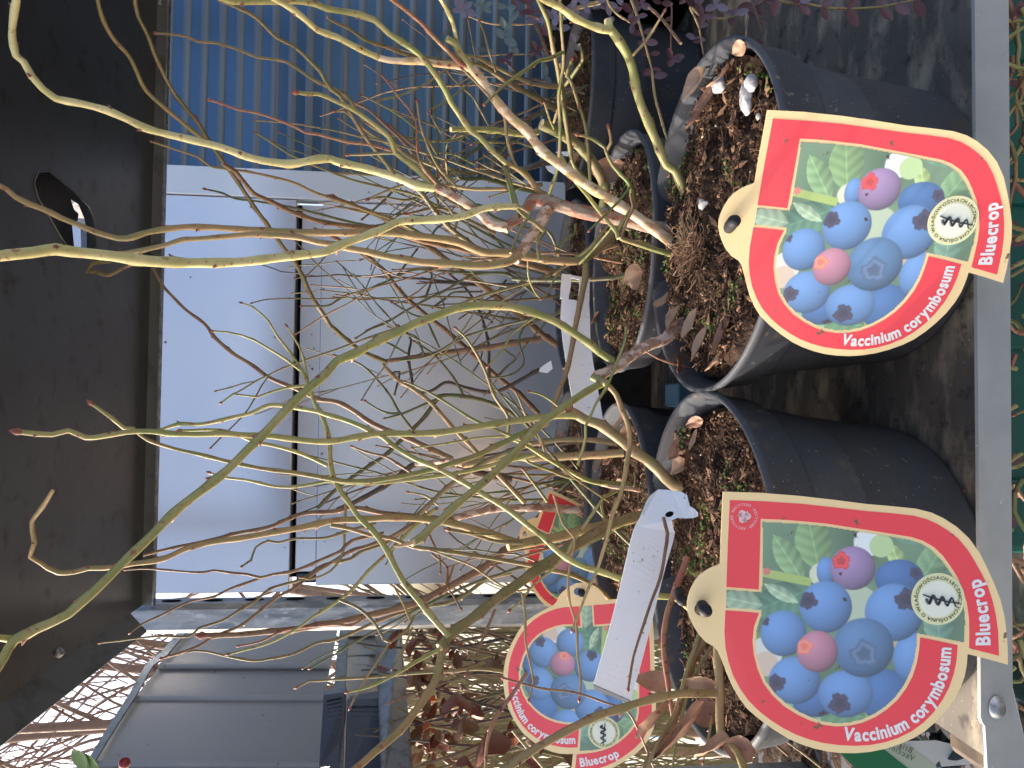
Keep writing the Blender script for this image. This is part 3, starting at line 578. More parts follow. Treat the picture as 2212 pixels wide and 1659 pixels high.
BR = r'''
A wood .455 .470 28 27|2:2212,1480 2120,1455 2050,1440 1950,1415 1850,1390 1750,1375 1650,1355 1500,1320 1400,1290 1320,1270 1240,1250
A wood .470 .462 25 19|2:1250,1245 1200,1310 1150,1360 1110,1395 1055,1445
A rwood .462 .450 20 15|2:1070,1430 980,1410 900,1345 830,1290 720,1230 620,1180
A pale .450 .350 17 14|2:615,1185 500,1165 400,1125 240,1075 100,1040 0,1015;1:2080,1000 1960,1010 1820,1030 1600,1000 1400,930 1200,880 960,820 800,750 650,690 500,650 350,620 270,560 200,480 150,390 100,350 75,230 85,120 105,0 110,-60
A pgreen .450 .400 13 8|2:605,1175 540,1100 480,1040 420,1000 370,960 350,900 330,860 260,800 180,740 90,680 0,640;1:2060,612 2000,590 1940,590 1880,583|bud
A olive .440 .440 7 5|2:370,963 280,965 180,972 80,975|bud
A rwood .468 .450 25 21|2:1330,1320 1270,1420 1200,1530 1150,1610 1120,1640
A tan .450 .395 18 9|5:1160,20 1120,50 1060,72 950,92 850,92 700,78 500,66 300,30 200,5;2:90,1565 0,1540;1:2000,1525 1900,1498 1850,1490 1700,1480 1600,1475 1300,1500 1150,1510 1050,1540 940,1565 800,1590 700,1600 620,1630
A green .455 .43 10 15|2:1062,1030 1085,1130 1110,1220 1130,1300
A pale .430 .285 14 26|2:1130,1300 1030,1300 930,1312 800,1360 700,1375 550,1385 400,1395 300,1440 200,1480 0,1550;1:2050,1585 1900,1605 1750,1622 1600,1640 1500,1650 1300,1655 1100,1655 1000,1650 850,1630 600,1600 450,1585 350,1570 200,1590 100,1600 0,1610 -90,1620
A peach .455 .430 24 19|2:2270,1625 2200,1590 2150,1560 2050,1480 1900,1370 1750,1270 1600,1180 1450,1070 1300,950 1200,830 1100,740 1020,650 960,570 900,480 850,430
A peach .430 .420 15 13|2:850,435 750,412 640,402 520,387 400,385 320,377 255,360
A pale .420 .360 13 13|2:265,362 150,310 0,233;1:2060,215 2000,190 1930,130 1860,70 1750,5 1650,-50
A pgreen .430 .420 18 15|2:860,440 780,340 750,275 695,243
A pale .425 .39 10 9|2:758,262 740,170 710,90 660,0 640,-50
A red .430 .38 9 8|2:840,430 780,400 700,320 620,240 550,160 480,100 420,50 350,0 300,-40
A pgreen .450 .400 19 19|3:160,1480 110,1320 60,1180 10,1070;2:2080,1040 2020,900 1950,740 1900,600 1870,450 1830,340 1760,230 1712,165
A pale .400 .350 17 14|2:1725,190 1680,185 1600,160 1500,110 1400,40 1310,0 1240,-60
A pale .400 .400 20 19|2:1718,190 1712,125
A tan .470 .45 15 10|2:1285,1225 1211,1119 1141,1061 1062,1022
A pgreen .450 .370 11 14|2:1070,1030 980,945 900,860 850,830 780,730 720,640 690,570 640,490 590,420 520,340 420,270 330,210 240,125 150,90 50,72 -60,55;1:1980,22 1850,5 1750,8 1600,8 1450,5 1380,-20
A green .45 .43 11 8|2:1130,1300 1200,1370 1260,1410 1310,1460
A green .43 .42 7 6|b:450,610 590,690 570,740 500,820 440,950 370,1130
A green .43 .42 7 7|b:560,760 640,800 750,890 680,980 670,1080 695,1220
A pgreen .46 .44 9 9|b:930,60 1060,300 1200,470 1300,600 1400,730 1540,900 1560,970
A tan .455 .42 8 5|b:450,200 390,90 370,0;2:1070,850 1060,740 1000,650 900,540 800,440|bud
A green .455 .42 13 6|2:2240,1650 2100,1600 2000,1570 1900,1535 1800,1505 1770,1480 1800,1400 1870,1300 1860,1220 1840,1150 1740,1040 1700,960 1690,930 1600,870 1530,850|bud
A brown .44 .43 7 6|b:1590,960 1650,780 1720,620 1690,470
A green .43 .41 6 5|b:1690,400 1560,560 1400,720 1250,870|bud
A tan .43 .42 8 6|2:1700,950 1730,900 1715,810|bud
A rwood .450 .420 25 21|6:100,420 0,500;5:2080,545 1950,600 1850,660 1750,740 1680,770 1625,790
A green .420 .415 18 16|5:1610,790 1700,830
A pgreen .425 .300 17 20|5:1740,690 1660,640 1600,590 1500,520 1400,455 1300,410 1200,375 1100,352 980,345 870,345 760,360 650,400 500,455 350,530 200,600 100,650 0,695;4:2050,775 1950,860 1850,950 1700,1110 1550,1260 1430,1380 1350,1450 1200,1560 1080,1659;7:950,200 800,340 700,440 600,540 520,610 430,690 330,740 230,780 150,820 90,850 50,910 20,970 -30,1050
A pale .31 .30 16 14|7:90,850 0,840 -70,835
A pgreen .420 .335 16 17|5:1700,828 1640,850 1560,895 1500,935 1400,1005 1300,1080 1230,1150 1160,1230 1080,1310 1000,1390 900,1480 800,1560 720,1630;8:660,95 600,140 540,200 470,245
A peach .335 .33 13 3|8:490,235 440,250 400,262 360,262
A tan .420 .41 13 5|5:1700,835 1760,900 1800,1000 1840,1100 1850,1200 1830,1330 1800,1500 1760,1600;8:1740,60 1700,220 1640,420 1590,520 1530,680 1490,780|bud
A pgreen .42 .41 6 6|5:1825,480 1820,560 1760,720 1700,860 1640,950 1600,1040 1570,1100
A pgreen .41 .41 6 6|5:1570,1100 1570,1180 1550,1260 1520,1350
A red .44 .43 5 4|d:2120,190 1900,140 1720,80 1590,0
C tan .575 .55 22 20|b:1620,760 1530,880 1450,970 1330,1080 1180,1200
C tan .55 .42 18 11|b:1190,1190 1100,1220 900,1215 700,1190 500,1160;2:1100,1590 950,1590 850,1560 780,1530 700,1510 550,1490 400,1470 200,1465 0,1465;1:2000,1465 1700,1455 1460,1440 1300,1430 1160,1430 1000,1450 900,1470 800,1500 740,1500 600,1460 480,1410 380,1370 280,1320 180,1280 100,1240 40,1190 0,1170 -60,1140
C tan .55 .49 14 9|b:1200,1250 1190,1420 1160,1560;5:1530,350 1500,500 1480,620 1450,760 1400,890 1360,1020
C dgreen .56 .60 9 9|b:1680,1350 1500,1400 1200,1425 900,1425 600,1425 390,1410
C tan .54 .53 5 4|b:970,1260 850,1420 800,1530 720,1620|bud
C green .62 .60 6 5|b:1090,810 1070,920 930,1020 870,1120|bud
C green .58 .56 7 4|b:1080,1190 1250,1060 1340,940 1450,820 1550,690
C green .60 .56 20 24|2:1680,1300 1690,1200 1650,1080 1560,950 1460,870 1370,820 1290,782
C pgreen .60 .56 14 12|2:1270,830 1150,842 1000,820 850,812 720,815
C olive .62 .45 11 7|2:1000,1650 800,1500 700,1420 600,1300 520,1200 400,1130 300,1010 210,900 130,780 60,660 20,600;1:2080,560 2010,440 1950,380 1850,290 1740,235 1610,110 1500,50 1390,0 1330,-40
C brown .70 .5 14 9|2:1400,1720 1100,1640 800,1570 600,1530 450,1490 300,1440 95,1425;1:2000,1390 1850,1340 1700,1265 1600,1220 1540,1150 1480,1080 1400,1030
C dgreen .75 .7 7 4|2:400,1460 95,1400;1:1900,1320 1750,1290 1600,1265 1480,1250 1400,1215 1300,1192|bud
C olive .60 .55 10 5|2:700,1230 550,1050 420,960 330,860 230,800 150,720 60,600;1:2120,570 2010,520 1940,480 1800,390 1620,360 1520,320 1360,270 1250,265 1170,230 1040,212 990,210|bud
C red .55 .52 7 5|2:370,955 200,910 80,895;1:2050,860 2000,845 1920,835 1860,800 1750,755 1620,712 1500,690 1400,655 1330,633|bud
C brown .65 .6 9 5|2:660,1190 560,1080 470,950 400,870 300,780 200,690 100,640 0,570|bud
C green .7 .6 6 4|2:700,1330 500,1230 300,1180 95,1130;1:2000,1050 1850,985 1780,945 1700,890 1620,842|bud
C tan .7 .55 8 4|2:600,1520 400,1400 200,1330 95,1290;1:1990,1215 1850,1150 1700,1110 1550,1080 1400,1060 1320,1045 1250,990 1100,940 965,895|bud
C dgreen .62 .6 6 3|2:640,1290 635,1100 640,900 620,700 610,590 630,450 660,330 680,210|bud
E olive .66 .62 5 5|2:960,790 900,680 850,600 750,510 700,450
E green .6 .58 5 4|2:780,380 720,420 620,490 520,550 400,600 275,630|bud
E green .62 .6 5 4|2:930,460 820,540 720,620 600,690|bud
E olive .6 .58 5 4|2:1005,455 960,320 930,200 905,145|bud
E olive .62 .6 4 3|2:880,390 860,280 830,130|bud
E tan .72 .66 9 7|2:1400,550 1250,530 1120,480 1000,420 880,360 800,350
E olive .75 .6 13 6|2:1400,700 1250,610 1100,530 950,430 870,400 780,400 600,370 450,345 300,290 180,250 80,180 0,145;1:2060,110
E green .55 .45 10 9|2:1480,1000 1450,800 1420,600 1390,420 1360,280 1330,130 1270,0 1250,-50
E green .56 .45 8 7|2:1340,1220 1395,1050 1410,800 1400,600 1430,400 1420,200 1410,0 1410,-50
E green .58 .5 9 7|2:1640,1180 1500,1050 1470,900 1450,760 1430,600 1410,400
A pgreen .45 .36 9 5|2:1425,330 1340,370 1270,385 1180,450 1080,520 1000,590 935,655|bud
E green .56 .52 8 7|2:1600,1150 1590,1000 1570,800 1520,640 1480,520 1430,440
E green .52 .5 8 7|2:1450,480 1462,430 1480,380|bud
E green .55 .5 8 6|2:1440,540 1510,440 1550,370 1530,280
A tan .42 .40 7 5|2:1865,350 1930,280 2000,180 2060,80|bud
F grey .76 .7 14 8|b:840,100 750,130 650,160 520,200 350,230 180,290
F olive .72 .68 8 5|b:300,220 150,235 0,240;2:800,1090 700,1060 600,1040 520,1030
F dgreen .74 .7 12 7|b:700,460 550,430 400,400 250,350 100,310 0,310;2:820,1130 760,1120
F olive .76 .78 9 8|2:1300,1160 1080,1190 850,1190 700,1180
F brown .78 .79 14 10|5:1290,555 1200,565 1000,600 850,620 650,645 450,675 310,695
F olive .79 .5 10 8|5:310,695 200,650 100,590 0,500;4:2080,470 2030,390 1960,280 1900,150 1850,60;1:1800,1580 1700,1440 1600,1300 1500,1150 1420,1040 1330,910 1250,780 1100,590 990,380 930,220 870,100 850,0 840,-50
F tan .60 .5 9 9|1:1320,905 1210,820 1050,690 920,570 870,470 810,350 720,250 650,130 615,0 610,-50
F brown .8 .7 15 9|5:1390,590 1300,530 1200,440 1100,360 1000,280 900,205 800,135 700,60 620,0;2:500,1510 400,1440 250,1350 100,1290 0,1250|bud
F brown .85 .7 11 8|5:1270,1020 1150,900 1000,780 870,660 750,550 600,430 480,330 380,230 320,140 250,80 190,30;2:100,1560 0,1500|bud
F dark .8 .8 9 5|5:1330,720 1200,790 1050,870 960,890 850,870 750,840 680,830 600,880 500,885 470,780 455,650 470,560 440,510 400,480|bud
F dark .8 .8 7 5|5:970,890 960,720 960,600 920,430 860,300 800,220 730,160|bud
F dark .8 .8 5 4|5:500,890 350,790 400,760 370,890|bud
F dgreen .7 .7 7 4|5:1260,280 1120,170 1030,140 900,145 800,180 700,240 600,290 450,370 400,400 300,460 220,490 130,545|bud
F dgreen .72 .7 7 4|5:1100,140 800,135 600,120 500,115 400,150 300,200 150,260 80,270 0,315;4:2060,345 1910,348|bud
F dgreen .66 .7 6 5|5:1220,430 1050,470 900,510 750,570 650,630 550,670 400,690
F green .6 .62 5 4|5:1280,400 1200,450 1100,530 1050,620 960,720|bud
F green .55 .6 4 4|b:560,1210 570,1400 640,1560 720,1640
F dgreen .7 .7 5 4|5:1200,440 1150,560 1180,700 1100,780 960,800|bud
F dgreen .75 .75 5 4|5:650,610 600,500 560,430 480,400 360,330|bud
F dgreen .75 .75 5 4|5:560,670 500,540 430,520 340,480|bud
F dgreen .75 .75 5 4|5:450,650 380,610 300,570 230,545|bud
F dgreen .76 .76 6 4|5:800,910 740,800 650,690 600,640 500,575|bud
H dgreen .75 .72 10 8|5:1210,1110 1100,1020 950,950 800,915 680,910 630,940 550,1050 450,1150 300,1290 150,1390 0,1500;4:2000,1620
H dgreen .72 .72 6 4|5:500,1150 400,1020 330,900 200,750 100,690 0,660|bud
H dgreen .72 .72 5 4|5:410,1020 320,1020 250,990 190,950|bud
H dgreen .72 .72 6 4|5:640,930 520,980 400,1030 315,1052|bud
H tan .7 .72 11 8|5:1190,1590 1050,1440 950,1340 850,1230 750,1130 600,960 500,880 420,830 370,800 290,710
A green .50 .47 8 5|5:1080,1160 1080,1040 1000,920 930,740 860,610 800,530 760,495|bud
B green .48 .47 8 4|5:1230,1210 1100,1165 950,1100 860,1060 700,960 600,900 500,850 440,825|bud
B pgreen .48 .47 5 4|5:1090,1165 900,1175 700,1210 490,1240|bud
B pgreen .47 .46 6 4|5:1440,1020 1350,940 1280,900 1220,885|bud
B tan .47 .46 6 4|5:1310,1260 1280,1170 1200,1050 1150,930 1130,890|bud
B tan .45 .46 27 20|9:200,-10 130,-90;5:2120,1470 2000,1350 1880,1260 1750,1160 1650,1090 1560,1060 1480,1010
B red .46 .46 17 14|5:1650,1090 1560,1050 1480,1000 1440,1000
B pgreen .46 .35 15 11|5:1540,1050 1480,1035 1350,1040 1200,1060 1050,1080 900,1105 750,1130 600,1145 450,1150 300,1150 150,1165 0,1195;4:2000,1200 1850,1185 1700,1165 1550,1160 1400,1150 1250,1155 1100,1150 950,1135 800,1140 650,1165 540,1175 430,1130 330,1155 230,1150 140,1140|bud
B pgreen .38 .37 9 8|4:850,1120 780,1115 700,1050 590,970|bud
B green .46 .38 13 7|5:1330,1080 1150,1160 900,1280 700,1345 500,1400 270,1440 95,1450;4:2100,1440 2000,1420 1850,1395 1650,1370 1450,1330 1300,1290 1100,1245 930,1190 850,1130
B pgreen .47 .45 10 5|5:1250,1280 1050,1330 900,1370 750,1400 550,1430 370,1450 200,1465 0,1455;4:2050,1450 1920,1475 1750,1485 1540,1440 1400,1425 1330,1400|bud
B pgreen .44 .42 9 6|4:2060,1350 1900,1275 1700,1220 1600,1200 1400,1130 1150,1130|bud
B pgreen .42 .42 14 8|9:230,720 100,650 20,590;8:2000,570 1900,510 1800,470 1650,420 1530,380 1400,300 1300,205 1180,110 1100,45 1030,0;5:950,1545 860,1490 700,1400 600,1350 500,1310 380,1240 290,1170 200,1125 100,1080 0,1045;4:2050,1028 2000,1010 1850,985 1700,970 1580,1020 1450,1050 1270,1090 1130,1090 1000,1130 960,1135
D tan .53 .50 22 20|8:1950,60 1800,105 1650,140 1500,175 1380,210 1280,225 1180,245 1080,265
D tan .505 .38 16 9|8:1130,238 1020,200 950,180 830,145 700,115 580,95 450,85 300,85 150,95 0,100;7:2000,120 1900,145 1700,180 1500,215 1350,235 1180,275 1050,335 950,360 850,370 750,385 650,400 560,400 470,425 370,430 300,400 260,370 190,330 220,240 205,170 200,110 240,50 290,-20;4:330,1510
B olive .50 .42 24 21|8:1750,110 1600,200 1500,260 1400,320 1300,390 1200,460 1100,530 1000,600 900,680 800,760 720,820 650,900
B tan .42 .36 17 15|8:660,930 640,1050 600,1150 500,1300 420,1400 350,1470 240,1560 130,1659 60,1720
B pgreen .42 .40 10 5|8:650,910 500,990 420,1040 330,1090 200,1150 80,1180|bud
B pgreen .42 .48 15 8|8:710,830 630,740 550,640 480,560 420,480 370,390 330,310 280,230 220,150 150,90 80,-10;5:30,1520 -10,1440;4:2080,1330 2075,1200 2045,1080 1980,950 1950,860 1895,740
B pgreen .48 .47 6 4|4:1895,740 1830,640 1750,540 1690,440 1650,400 1590,350 1530,330|bud
B pgreen .48 .47 6 4|4:1890,750 1800,680 1700,620 1600,560 1520,530 1430,510 1350,505|bud
B pgreen .48 .47 5 4|4:1940,810 1900,640 1860,560 1810,480|bud
B pgreen .48 .47 6 4|4:1940,850 1830,855 1700,890 1620,920 1540,910 1470,900 1400,950|bud
H brown .62 .6 13 5|5:730,1310 600,1250 450,1180 300,1120 200,1070 100,1000 0,950;4:2000,930 1870,870 1700,800 1590,720 1460,640 1350,540 1290,460 1170,370 1100,300 1020,210 950,80
B tan .33 .34 19 19|e:1110,1350 1090,1100 1090,800 1080,500 1070,250 1080,120
B tan .33 .31 17 17|e:1110,1340 1220,1380 1300,1480 1380,1659 1400,1760
B tan .335 .29 17 17|e:1060,790 900,780 700,780 500,800 250,860 0,930;8:1650,1330 1500,1400 1350,1480 1200,1570 1040,1680 950,1740
B brown .37 .34 14 13|e:930,100 880,220 780,400 700,650 620,900 560,1100 450,1280 300,1450 230,1600 180,1800
B red .38 .36 14 10|8:2212,330 2130,550 2080,700 2060,900 2090,1150 2120,1340
B green .36 .34 7 6|e:1010,200 850,450 760,650 680,900 600,1200 560,1450 530,1659
B green .34 .33 5 4|e:1040,880 1000,1080 950,1350 900,1560|bud
B brown .37 .33 8 5|8:2060,80 2085,180 2070,300 2040,460 1980,620 1940,740 1900,860 1870,960 1840,1150|bud
B tan .36 .34 10 8|9:170,820 90,1050 20,1300;8:2080,1400 2000,1560 1950,1680
B tan .44 .42 6 4|8:1170,560 1190,700 1190,850 1220,1000 1240,1110 1215,1220|bud
B tan .45 .42 6 5|8:1370,-60 1430,130 1500,210 1480,350 1460,470 1470,620 1510,760 1520,960 1540,1100 1530,1215|bud
B pgreen .46 .44 7 5|8:1680,-40 1600,80 1480,250 1460,300 1370,400 1230,520 1170,600 1100,660|bud
D brown .43 .41 4 5|8:2000,1659 1960,1560 1900,1420 1830,1300 1700,1250 1560,1200 1450,1175 1320,1165 1180,1130 1060,1095|bud
D tan .46 .46 5 4|8:1230,530 1150,545 1040,510 960,460 860,390 760,350 600,290|bud
D olive .48 .46 9 7|8:1170,240 1000,230 850,185 720,160|bud
D olive .50 .46 10 8|8:1740,620 1650,530 1500,450 1300,400 1100,360 900,325 720,300 600,280 480,265 350,215 200,190 90,155;7:2080,130
H brown .62 .6 17 11|8:1250,230 1100,270 950,380 800,470 650,550 500,620 350,665 150,710 0,745;7:2050,750 1900,780 1700,800 1500,820 1300,825|bud
H red .6 .6 7 4|8:200,700 95,760;7:2100,755 1900,775 1770,800 1650,860 1510,890|bud
H olive .65 .6 9 4|8:1100,430 950,470 820,560 700,620 500,650 300,720 200,760 0,850;7:2000,870 1850,940 1700,970 1600,985 1450,960 1300,925 1230,920 1080,950|bud
H brown .62 .6 9 5|8:640,20 500,110 350,200 200,260 95,290;7:2080,370 1950,450 1850,530 1750,580 1600,700 1500,770 1350,830 1250,890 1100,945 1030,965|bud
H olive .64 .6 8 4|8:560,50 350,220 150,300 95,340;7:2080,370 2000,400 1900,470 1700,530 1620,600 1500,670 1400,730 1250,780 1190,830 1000,830 800,850 640,870|bud
H pgreen .5 .48 9 5|8:620,30 500,130 350,280 200,420 95,540;7:2080,640 1980,700 1870,780 1700,870 1560,910 1450,940|bud
H brown .58 .56 8 4|8:300,180 95,230;7:2150,290 2040,340 1850,420 1720,440 1640,460 1560,440 1450,430 1340,415 1260,430 950,405 800,410|bud
H brown .58 .56 6 4|7:1650,460 1450,530 1350,580 1200,610 1050,680 900,750 830,800|bud
H olive .58 .57 7 4|8:250,120 95,160;7:2050,210 1860,215 1750,240 1690,230 1610,270 1580,350 1530,385|bud
H rwood .7 .65 18 12|8:1600,45 1400,25 1200,20 1000,30 850,60 700,100
H brown .65 .6 12 6|8:720,95 500,75 300,55 100,20;7:2100,45 1900,60 1700,140 1500,180 1300,230 1100,270 900,320
H dark .77 .72 17 10|5:1100,1440 900,1400 750,1350 600,1340 480,1350 400,1420 250,1510 100,1590 0,1630
D tan .57 .60 18 16|5:1810,1270 1600,1285 1400,1295 1250,1300 1100,1300 900,1330 800,1345
D rwood .57 .60 12 10|5:800,1345 720,1320 640,1330 500,1340
D olive .57 .60 12 10|5:1770,1215 1600,1190 1400,1190 1250,1210 1100,1260 1000,1300 850,1380 700,1490 560,1620;8:480,100
D pgreen .56 .50 12 9|d:1730,1560 1500,1500 1250,1460 1020,1440 900,1400 700,1290 500,1180 280,1040 100,950 40,920
D green .56 .54 7 6|d:1050,1440 900,1420 700,1380 500,1300 290,1220 240,1160
D rwood .55 .54 11 9|d:1700,1600 1500,1520 1300,1500 1050,1450
D pgreen .54 .52 7 6|d:1260,1540 1100,1640;8:1690,110
D olive .54 .54 7 6|d:1460,1500 1470,1400 1460,1330
H tan .44 .43 6 5|d:2200,1740? 1100,1640'''.replace('\nH tan .44 .43 6 5|d:2200,1740? 1100,1640','')
BR2 = r'''
F tan .868 .868 6 5|1:905,968 870,1020 880,1200 870,1310 900,1400 900,1560
C olive .62 .62 12 6|4:700,60 580,80 548,135 600,130 680,155 770,110 860,75
B tan .5 .48 5 4|d:1180,1659 1050,1570 900,1470 780,1380 640,1270
B green .52 .5 6 5|d:500,1659 400,1520 320,1410 240,1310|bud
H olive .5 .48 8 5|8:1080,1060 1040,1050 900,1035 700,1050 500,1060 300,1080 100,1095 0,1100;7:2000,1110 1950,1110 1880,1145|bud
B tan .42 .41 5 4|8:340,860 250,1000 150,1150 90,1270|bud
B tan .42 .41 5 4|8:480,770 420,920 360,1020|bud
B olive .44 .42 7 5|8:20,600 150,660 250,760 300,850 340,870
B olive .44 .42 6 5|8:490,700 450,780 340,870
B tan .46 .44 5 5|8:360,510 420,620 470,740
B brown .44 .42 7 4|8:1000,660 950,780 900,900 850,1000 820,1060|bud
B red .36 .35 8 7|8:1200,1060 1090,1220 1000,1350 950,1500 940,1659 935,1750
B tan .34 .33 8 7|8:1110,1420 1200,1530 1300,1650 1350,1720|bud
D brown .5 .48 6 4|8:600,310 700,400 690,500 740,580 780,650|bud
D brown .5 .48 5 4|8:560,100 590,200 650,330 655,420|bud
D brown .5 .48 5 4|8:740,380 700,500 660,560|bud
D green .46 .44 6 3|8:1000,190 860,185 720,165|bud
H tan .6 .58 7 4|8:60,-10 50,150;7:2160,300 2080,420 1950,470 1900,460|bud
C green .5 .46 6 4|2:1530,1660 1600,1590 1720,1450 1770,1390
C green .6 .6 4 3|2:1480,1470 1420,1540 1370,1600
E green .55 .5 5 4|2:1370,810 1340,740 1310,650|bud
E tan .6 .55 6 5|2:1370,770 1390,700 1410,650
E green .66 .64 4 4|2:880,1040 800,1000 740,970 640,960 600,900|bud
E green .66 .64 5 4|2:1060,900 900,890 860,905|bud
E olive .66 .64 6 4|2:1250,930 1100,900 980,1050 900,1060|bud
E green .66 .64 5 4|2:850,830 760,880 620,890 480,870 330,850
E dgreen .68 .64 5 3|2:690,1000 700,900 760,840|bud
E tan .58 .56 7 5|2:760,1180 640,1050 560,880 530,780 510,650|bud
E red .58 .56 6 4|2:650,1180 520,1000 500,760 400,620 300,490|bud
E green .62 .6 5 4|2:780,1130 640,980 560,860 400,730 280,660 170,605|bud
E tan .6 .58 6 4|2:700,1120 690,1020|bud
C green .62 .6 8 5|2:740,1140 640,1060 500,1000 350,920 200,830 50,700;1:2120,700|bud
C tan .6 .6 8 5|2:1070,1190 850,1190 700,1165 450,1160 250,1230 210,1250|bud
C brown .66 .64 8 5|2:830,1290 760,1240 700,1160 620,1050 560,970 440,880 350,800|bud
C olive .7 .68 8 5|2:950,1390 760,1290 600,1200 400,1120 200,1100 0,1090|bud
C olive .7 .68 6 4|2:520,1240 430,1260 300,1240 215,1250|bud
C olive .7 .68 6 4|2:350,1210 280,1280 170,1375|bud
C olive .72 .7 8 5|2:600,1500 450,1440 380,1410 200,1340 60,1310 0,1300
C olive .7 .66 8 5|2:1000,1470 900,1420 780,1360 640,1310 450,1345|bud
C dgreen .7 .7 7 5|2:1300,1480 1180,1430 1000,1370 900,1290 800,1300
C olive .62 .6 7 5|2:1420,1660 1350,1480 1250,1400 1180,1390
C tan .6 .6 6 5|2:770,1530 740,1460 760,1390 700,1300 640,1240
F dgreen .8 .8 7 5|2:1120,1640 1000,1500 960,1460
F dgreen .8 .8 5 4|2:600,1480 640,1430 700,1400|bud
F dgreen .8 .8 5 4|5:380,160 440,80 500,0|bud
F dgreen .8 .8 5 4|5:560,300 600,180 590,90|bud
F dgreen .8 .8 5 4|5:600,360 700,290 740,260 900,255|bud
F dgreen .8 .8 5 4|5:950,420 990,330 1030,240 1070,180
F dgreen .8 .8 4 3|5:770,430 830,390 860,390 960,430|bud
F dgreen .8 .8 4 3|5:1000,800 1080,720 1130,680 1070,630|bud
F dgreen .8 .8 4 3|5:860,760 900,700 930,600|bud
H brown .6 .6 7 4|5:480,1400 320,1300 200,1270 110,1235|bud
H tan .6 .6 5 4|5:640,1600 560,1540 460,1520|bud
H brown .6 .6 5 4|8:10,-10? 5:0,0'''.replace('\nH brown .6 .6 5 4|8:10,-10? 5:0,0','')
for line in (BR+BR2).strip().split('\n'):
    f_ = line.split('|'); h_ = f_[0].split()
    branch(h_[0], h_[1], float(h_[2]), float(h_[3]), float(h_[4]), float(h_[5]), f_[1], f_[2] if len(f_) > 2 else None)
# root fibres at the foot of the front right stems
g = G(); rnd = random.Random(3)
for k in range(130):
    p = WZ(1500+rnd.gauss(0,12), 535+rnd.gauss(0,16), SOILZ[0]+.006); a = rnd.uniform(0,6.28); P = []
    for j in range(6):
        P.append((*p, .0003)); a += rnd.uniform(-.8,.8); p = p+Vector((math.cos(a)*.004, math.sin(a)*.004, rnd.uniform(-.001,.003)))
    tube(g, P, 4, 0)
g.obj('root_fibres', [BK['brown']], BUSH['A'])['kind'] = 'stuff'
# free-growing fine twigs of the rows behind
def grow(bk, m, p, d, L, r0, rnd, depth=0):
    g = G(); P = [(*p, r0)]; n = int(L/.012)+2; q = Vector(p); dd = Vector(d).normalized(); kids = []
    for i in range(n):
        dd = (dd + Vector((rnd.gauss(0,.05), rnd.gauss(0,.03), rnd.gauss(0,.04)+.01))).normalized(); q = q+dd*.012
        if q.y > YW-.03: q.y = YW-.03
        if q.z > CZ+ZS-.02 and abs(q.y-.6) < .33: break
        P.append((*q, r0*(1-.6*i/n)))
        if i > 2 and rnd.random() < .22 and depth < 1: kids.append((q.copy(), dd.copy(), r0*(1-.6*i/n)))
    tube(g, catmull(P, .006), 6, 0, 2, .02, rnd.randint(0,9999), 1, .016, 'bud')
    for (c, d2, r) in kids:
        dd = (d2+Vector((rnd.uniform(-1,1)*.9, rnd.uniform(-.5,.5), rnd.uniform(-.5,.5)))).normalized(); P = [(*c, r*.6)]; q = c
        for i in range(rnd.randint(3,9)):
            dd = (dd+Vector((rnd.gauss(0,.08), rnd.gauss(0,.06), rnd.gauss(0,.06)))).normalized(); q = q+dd*.011
            if q.y > YW-.03: q.y = YW-.03
            P.append((*q, max(.0006, r*.6*(1-.06*i))))
        tube(g, catmull(P, .006), 5, 0, 2, 0, rnd.randint(0,9999), 1, .014, 'bud')
    return g.obj('branch', [BK[m], M_BUD, M_CUT], BUSH[bk], True)
rnd = random.Random(21)
for bk, i, n in (('C',2,3),('D',3,3),('E',4,9),('F',5,12),('H',6,12)):
    x, y = PX[i][1], PX[i][2]
    for k in range(n):
        a = rnd.uniform(0,6.28); q = rnd.uniform(0,.045); p = Vector((x+q*math.cos(a), y+q*math.sin(a), CZ+SOILZ[i]))
        d = Vector((rnd.gauss(0,.5), rnd.gauss(.08,.2), 1))
        grow(bk, rnd.choice(('olive','dgreen','dark','brown','dgreen','brown') if i > 3 else ('olive','dgreen','brown')), p, d, rnd.uniform(.10,.34), rnd.uniform(.0010,.0019), rnd)
# ------------------------------------------------------------------ fruit labels
SU = 6.75e-5
def lp(cx, cy, h=0): return Vector((-(cy-750)*SU, -h, -(cx-1100)*SU))
OUT = [(330,-66),(560,-60),(800,-42),(1000,-20),(1200,5),(1350,17),(1500,32),(1590,55),(1660,88),(1740,140),(1815,210),(1880,300),(1930,400),(1975,500),(2010,590),(2035,690),(2050,800),(2058,900),(2060,985),(1940,952),(1818,922),(1815,985),(1803,1060),(1780,1130),(1740,1210),(1690,1280),(1635,1345),(1570,1405),(1500,1450),(1420,1488),(1330,1520),(1240,1540),(1150,1550),(1060,1550),(980,1542),(900,1525),(820,1500),(740,1465),(650,1410),(560,1345),(490,1285),(440,1220),(400,1150),(365,1070),(335,990),(310,930),(283,898),(230,868),(190,825),(158,775),(132,720),(117,670),(115,625),(122,585),(138,535),(162,487),(190,452),(225,425),(265,402),(300,390),(315,378),(320,200)]
RED1 = [(372,-15),(580,-8),(800,5),(1000,26),(1200,48),(1350,60),(1480,74),(1560,95),(1620,122),(1690,165),(1750,212),(1810,285),(1850,350),(1895,430),(1930,500),(1960,590),(1982,680),(1997,780),(2005,930),(1915,908),(1826,885),(1826,800),(1822,700),(1808,610),(1785,530),(1750,450),(1705,380),(1660,318),(1605,265),(1540,228),(1470,205),(1300,178),(1100,148),(950,125),(800,112),(680,104),(560,100),(557,320),(553,538),(450,530),(355,524),(362,250)]
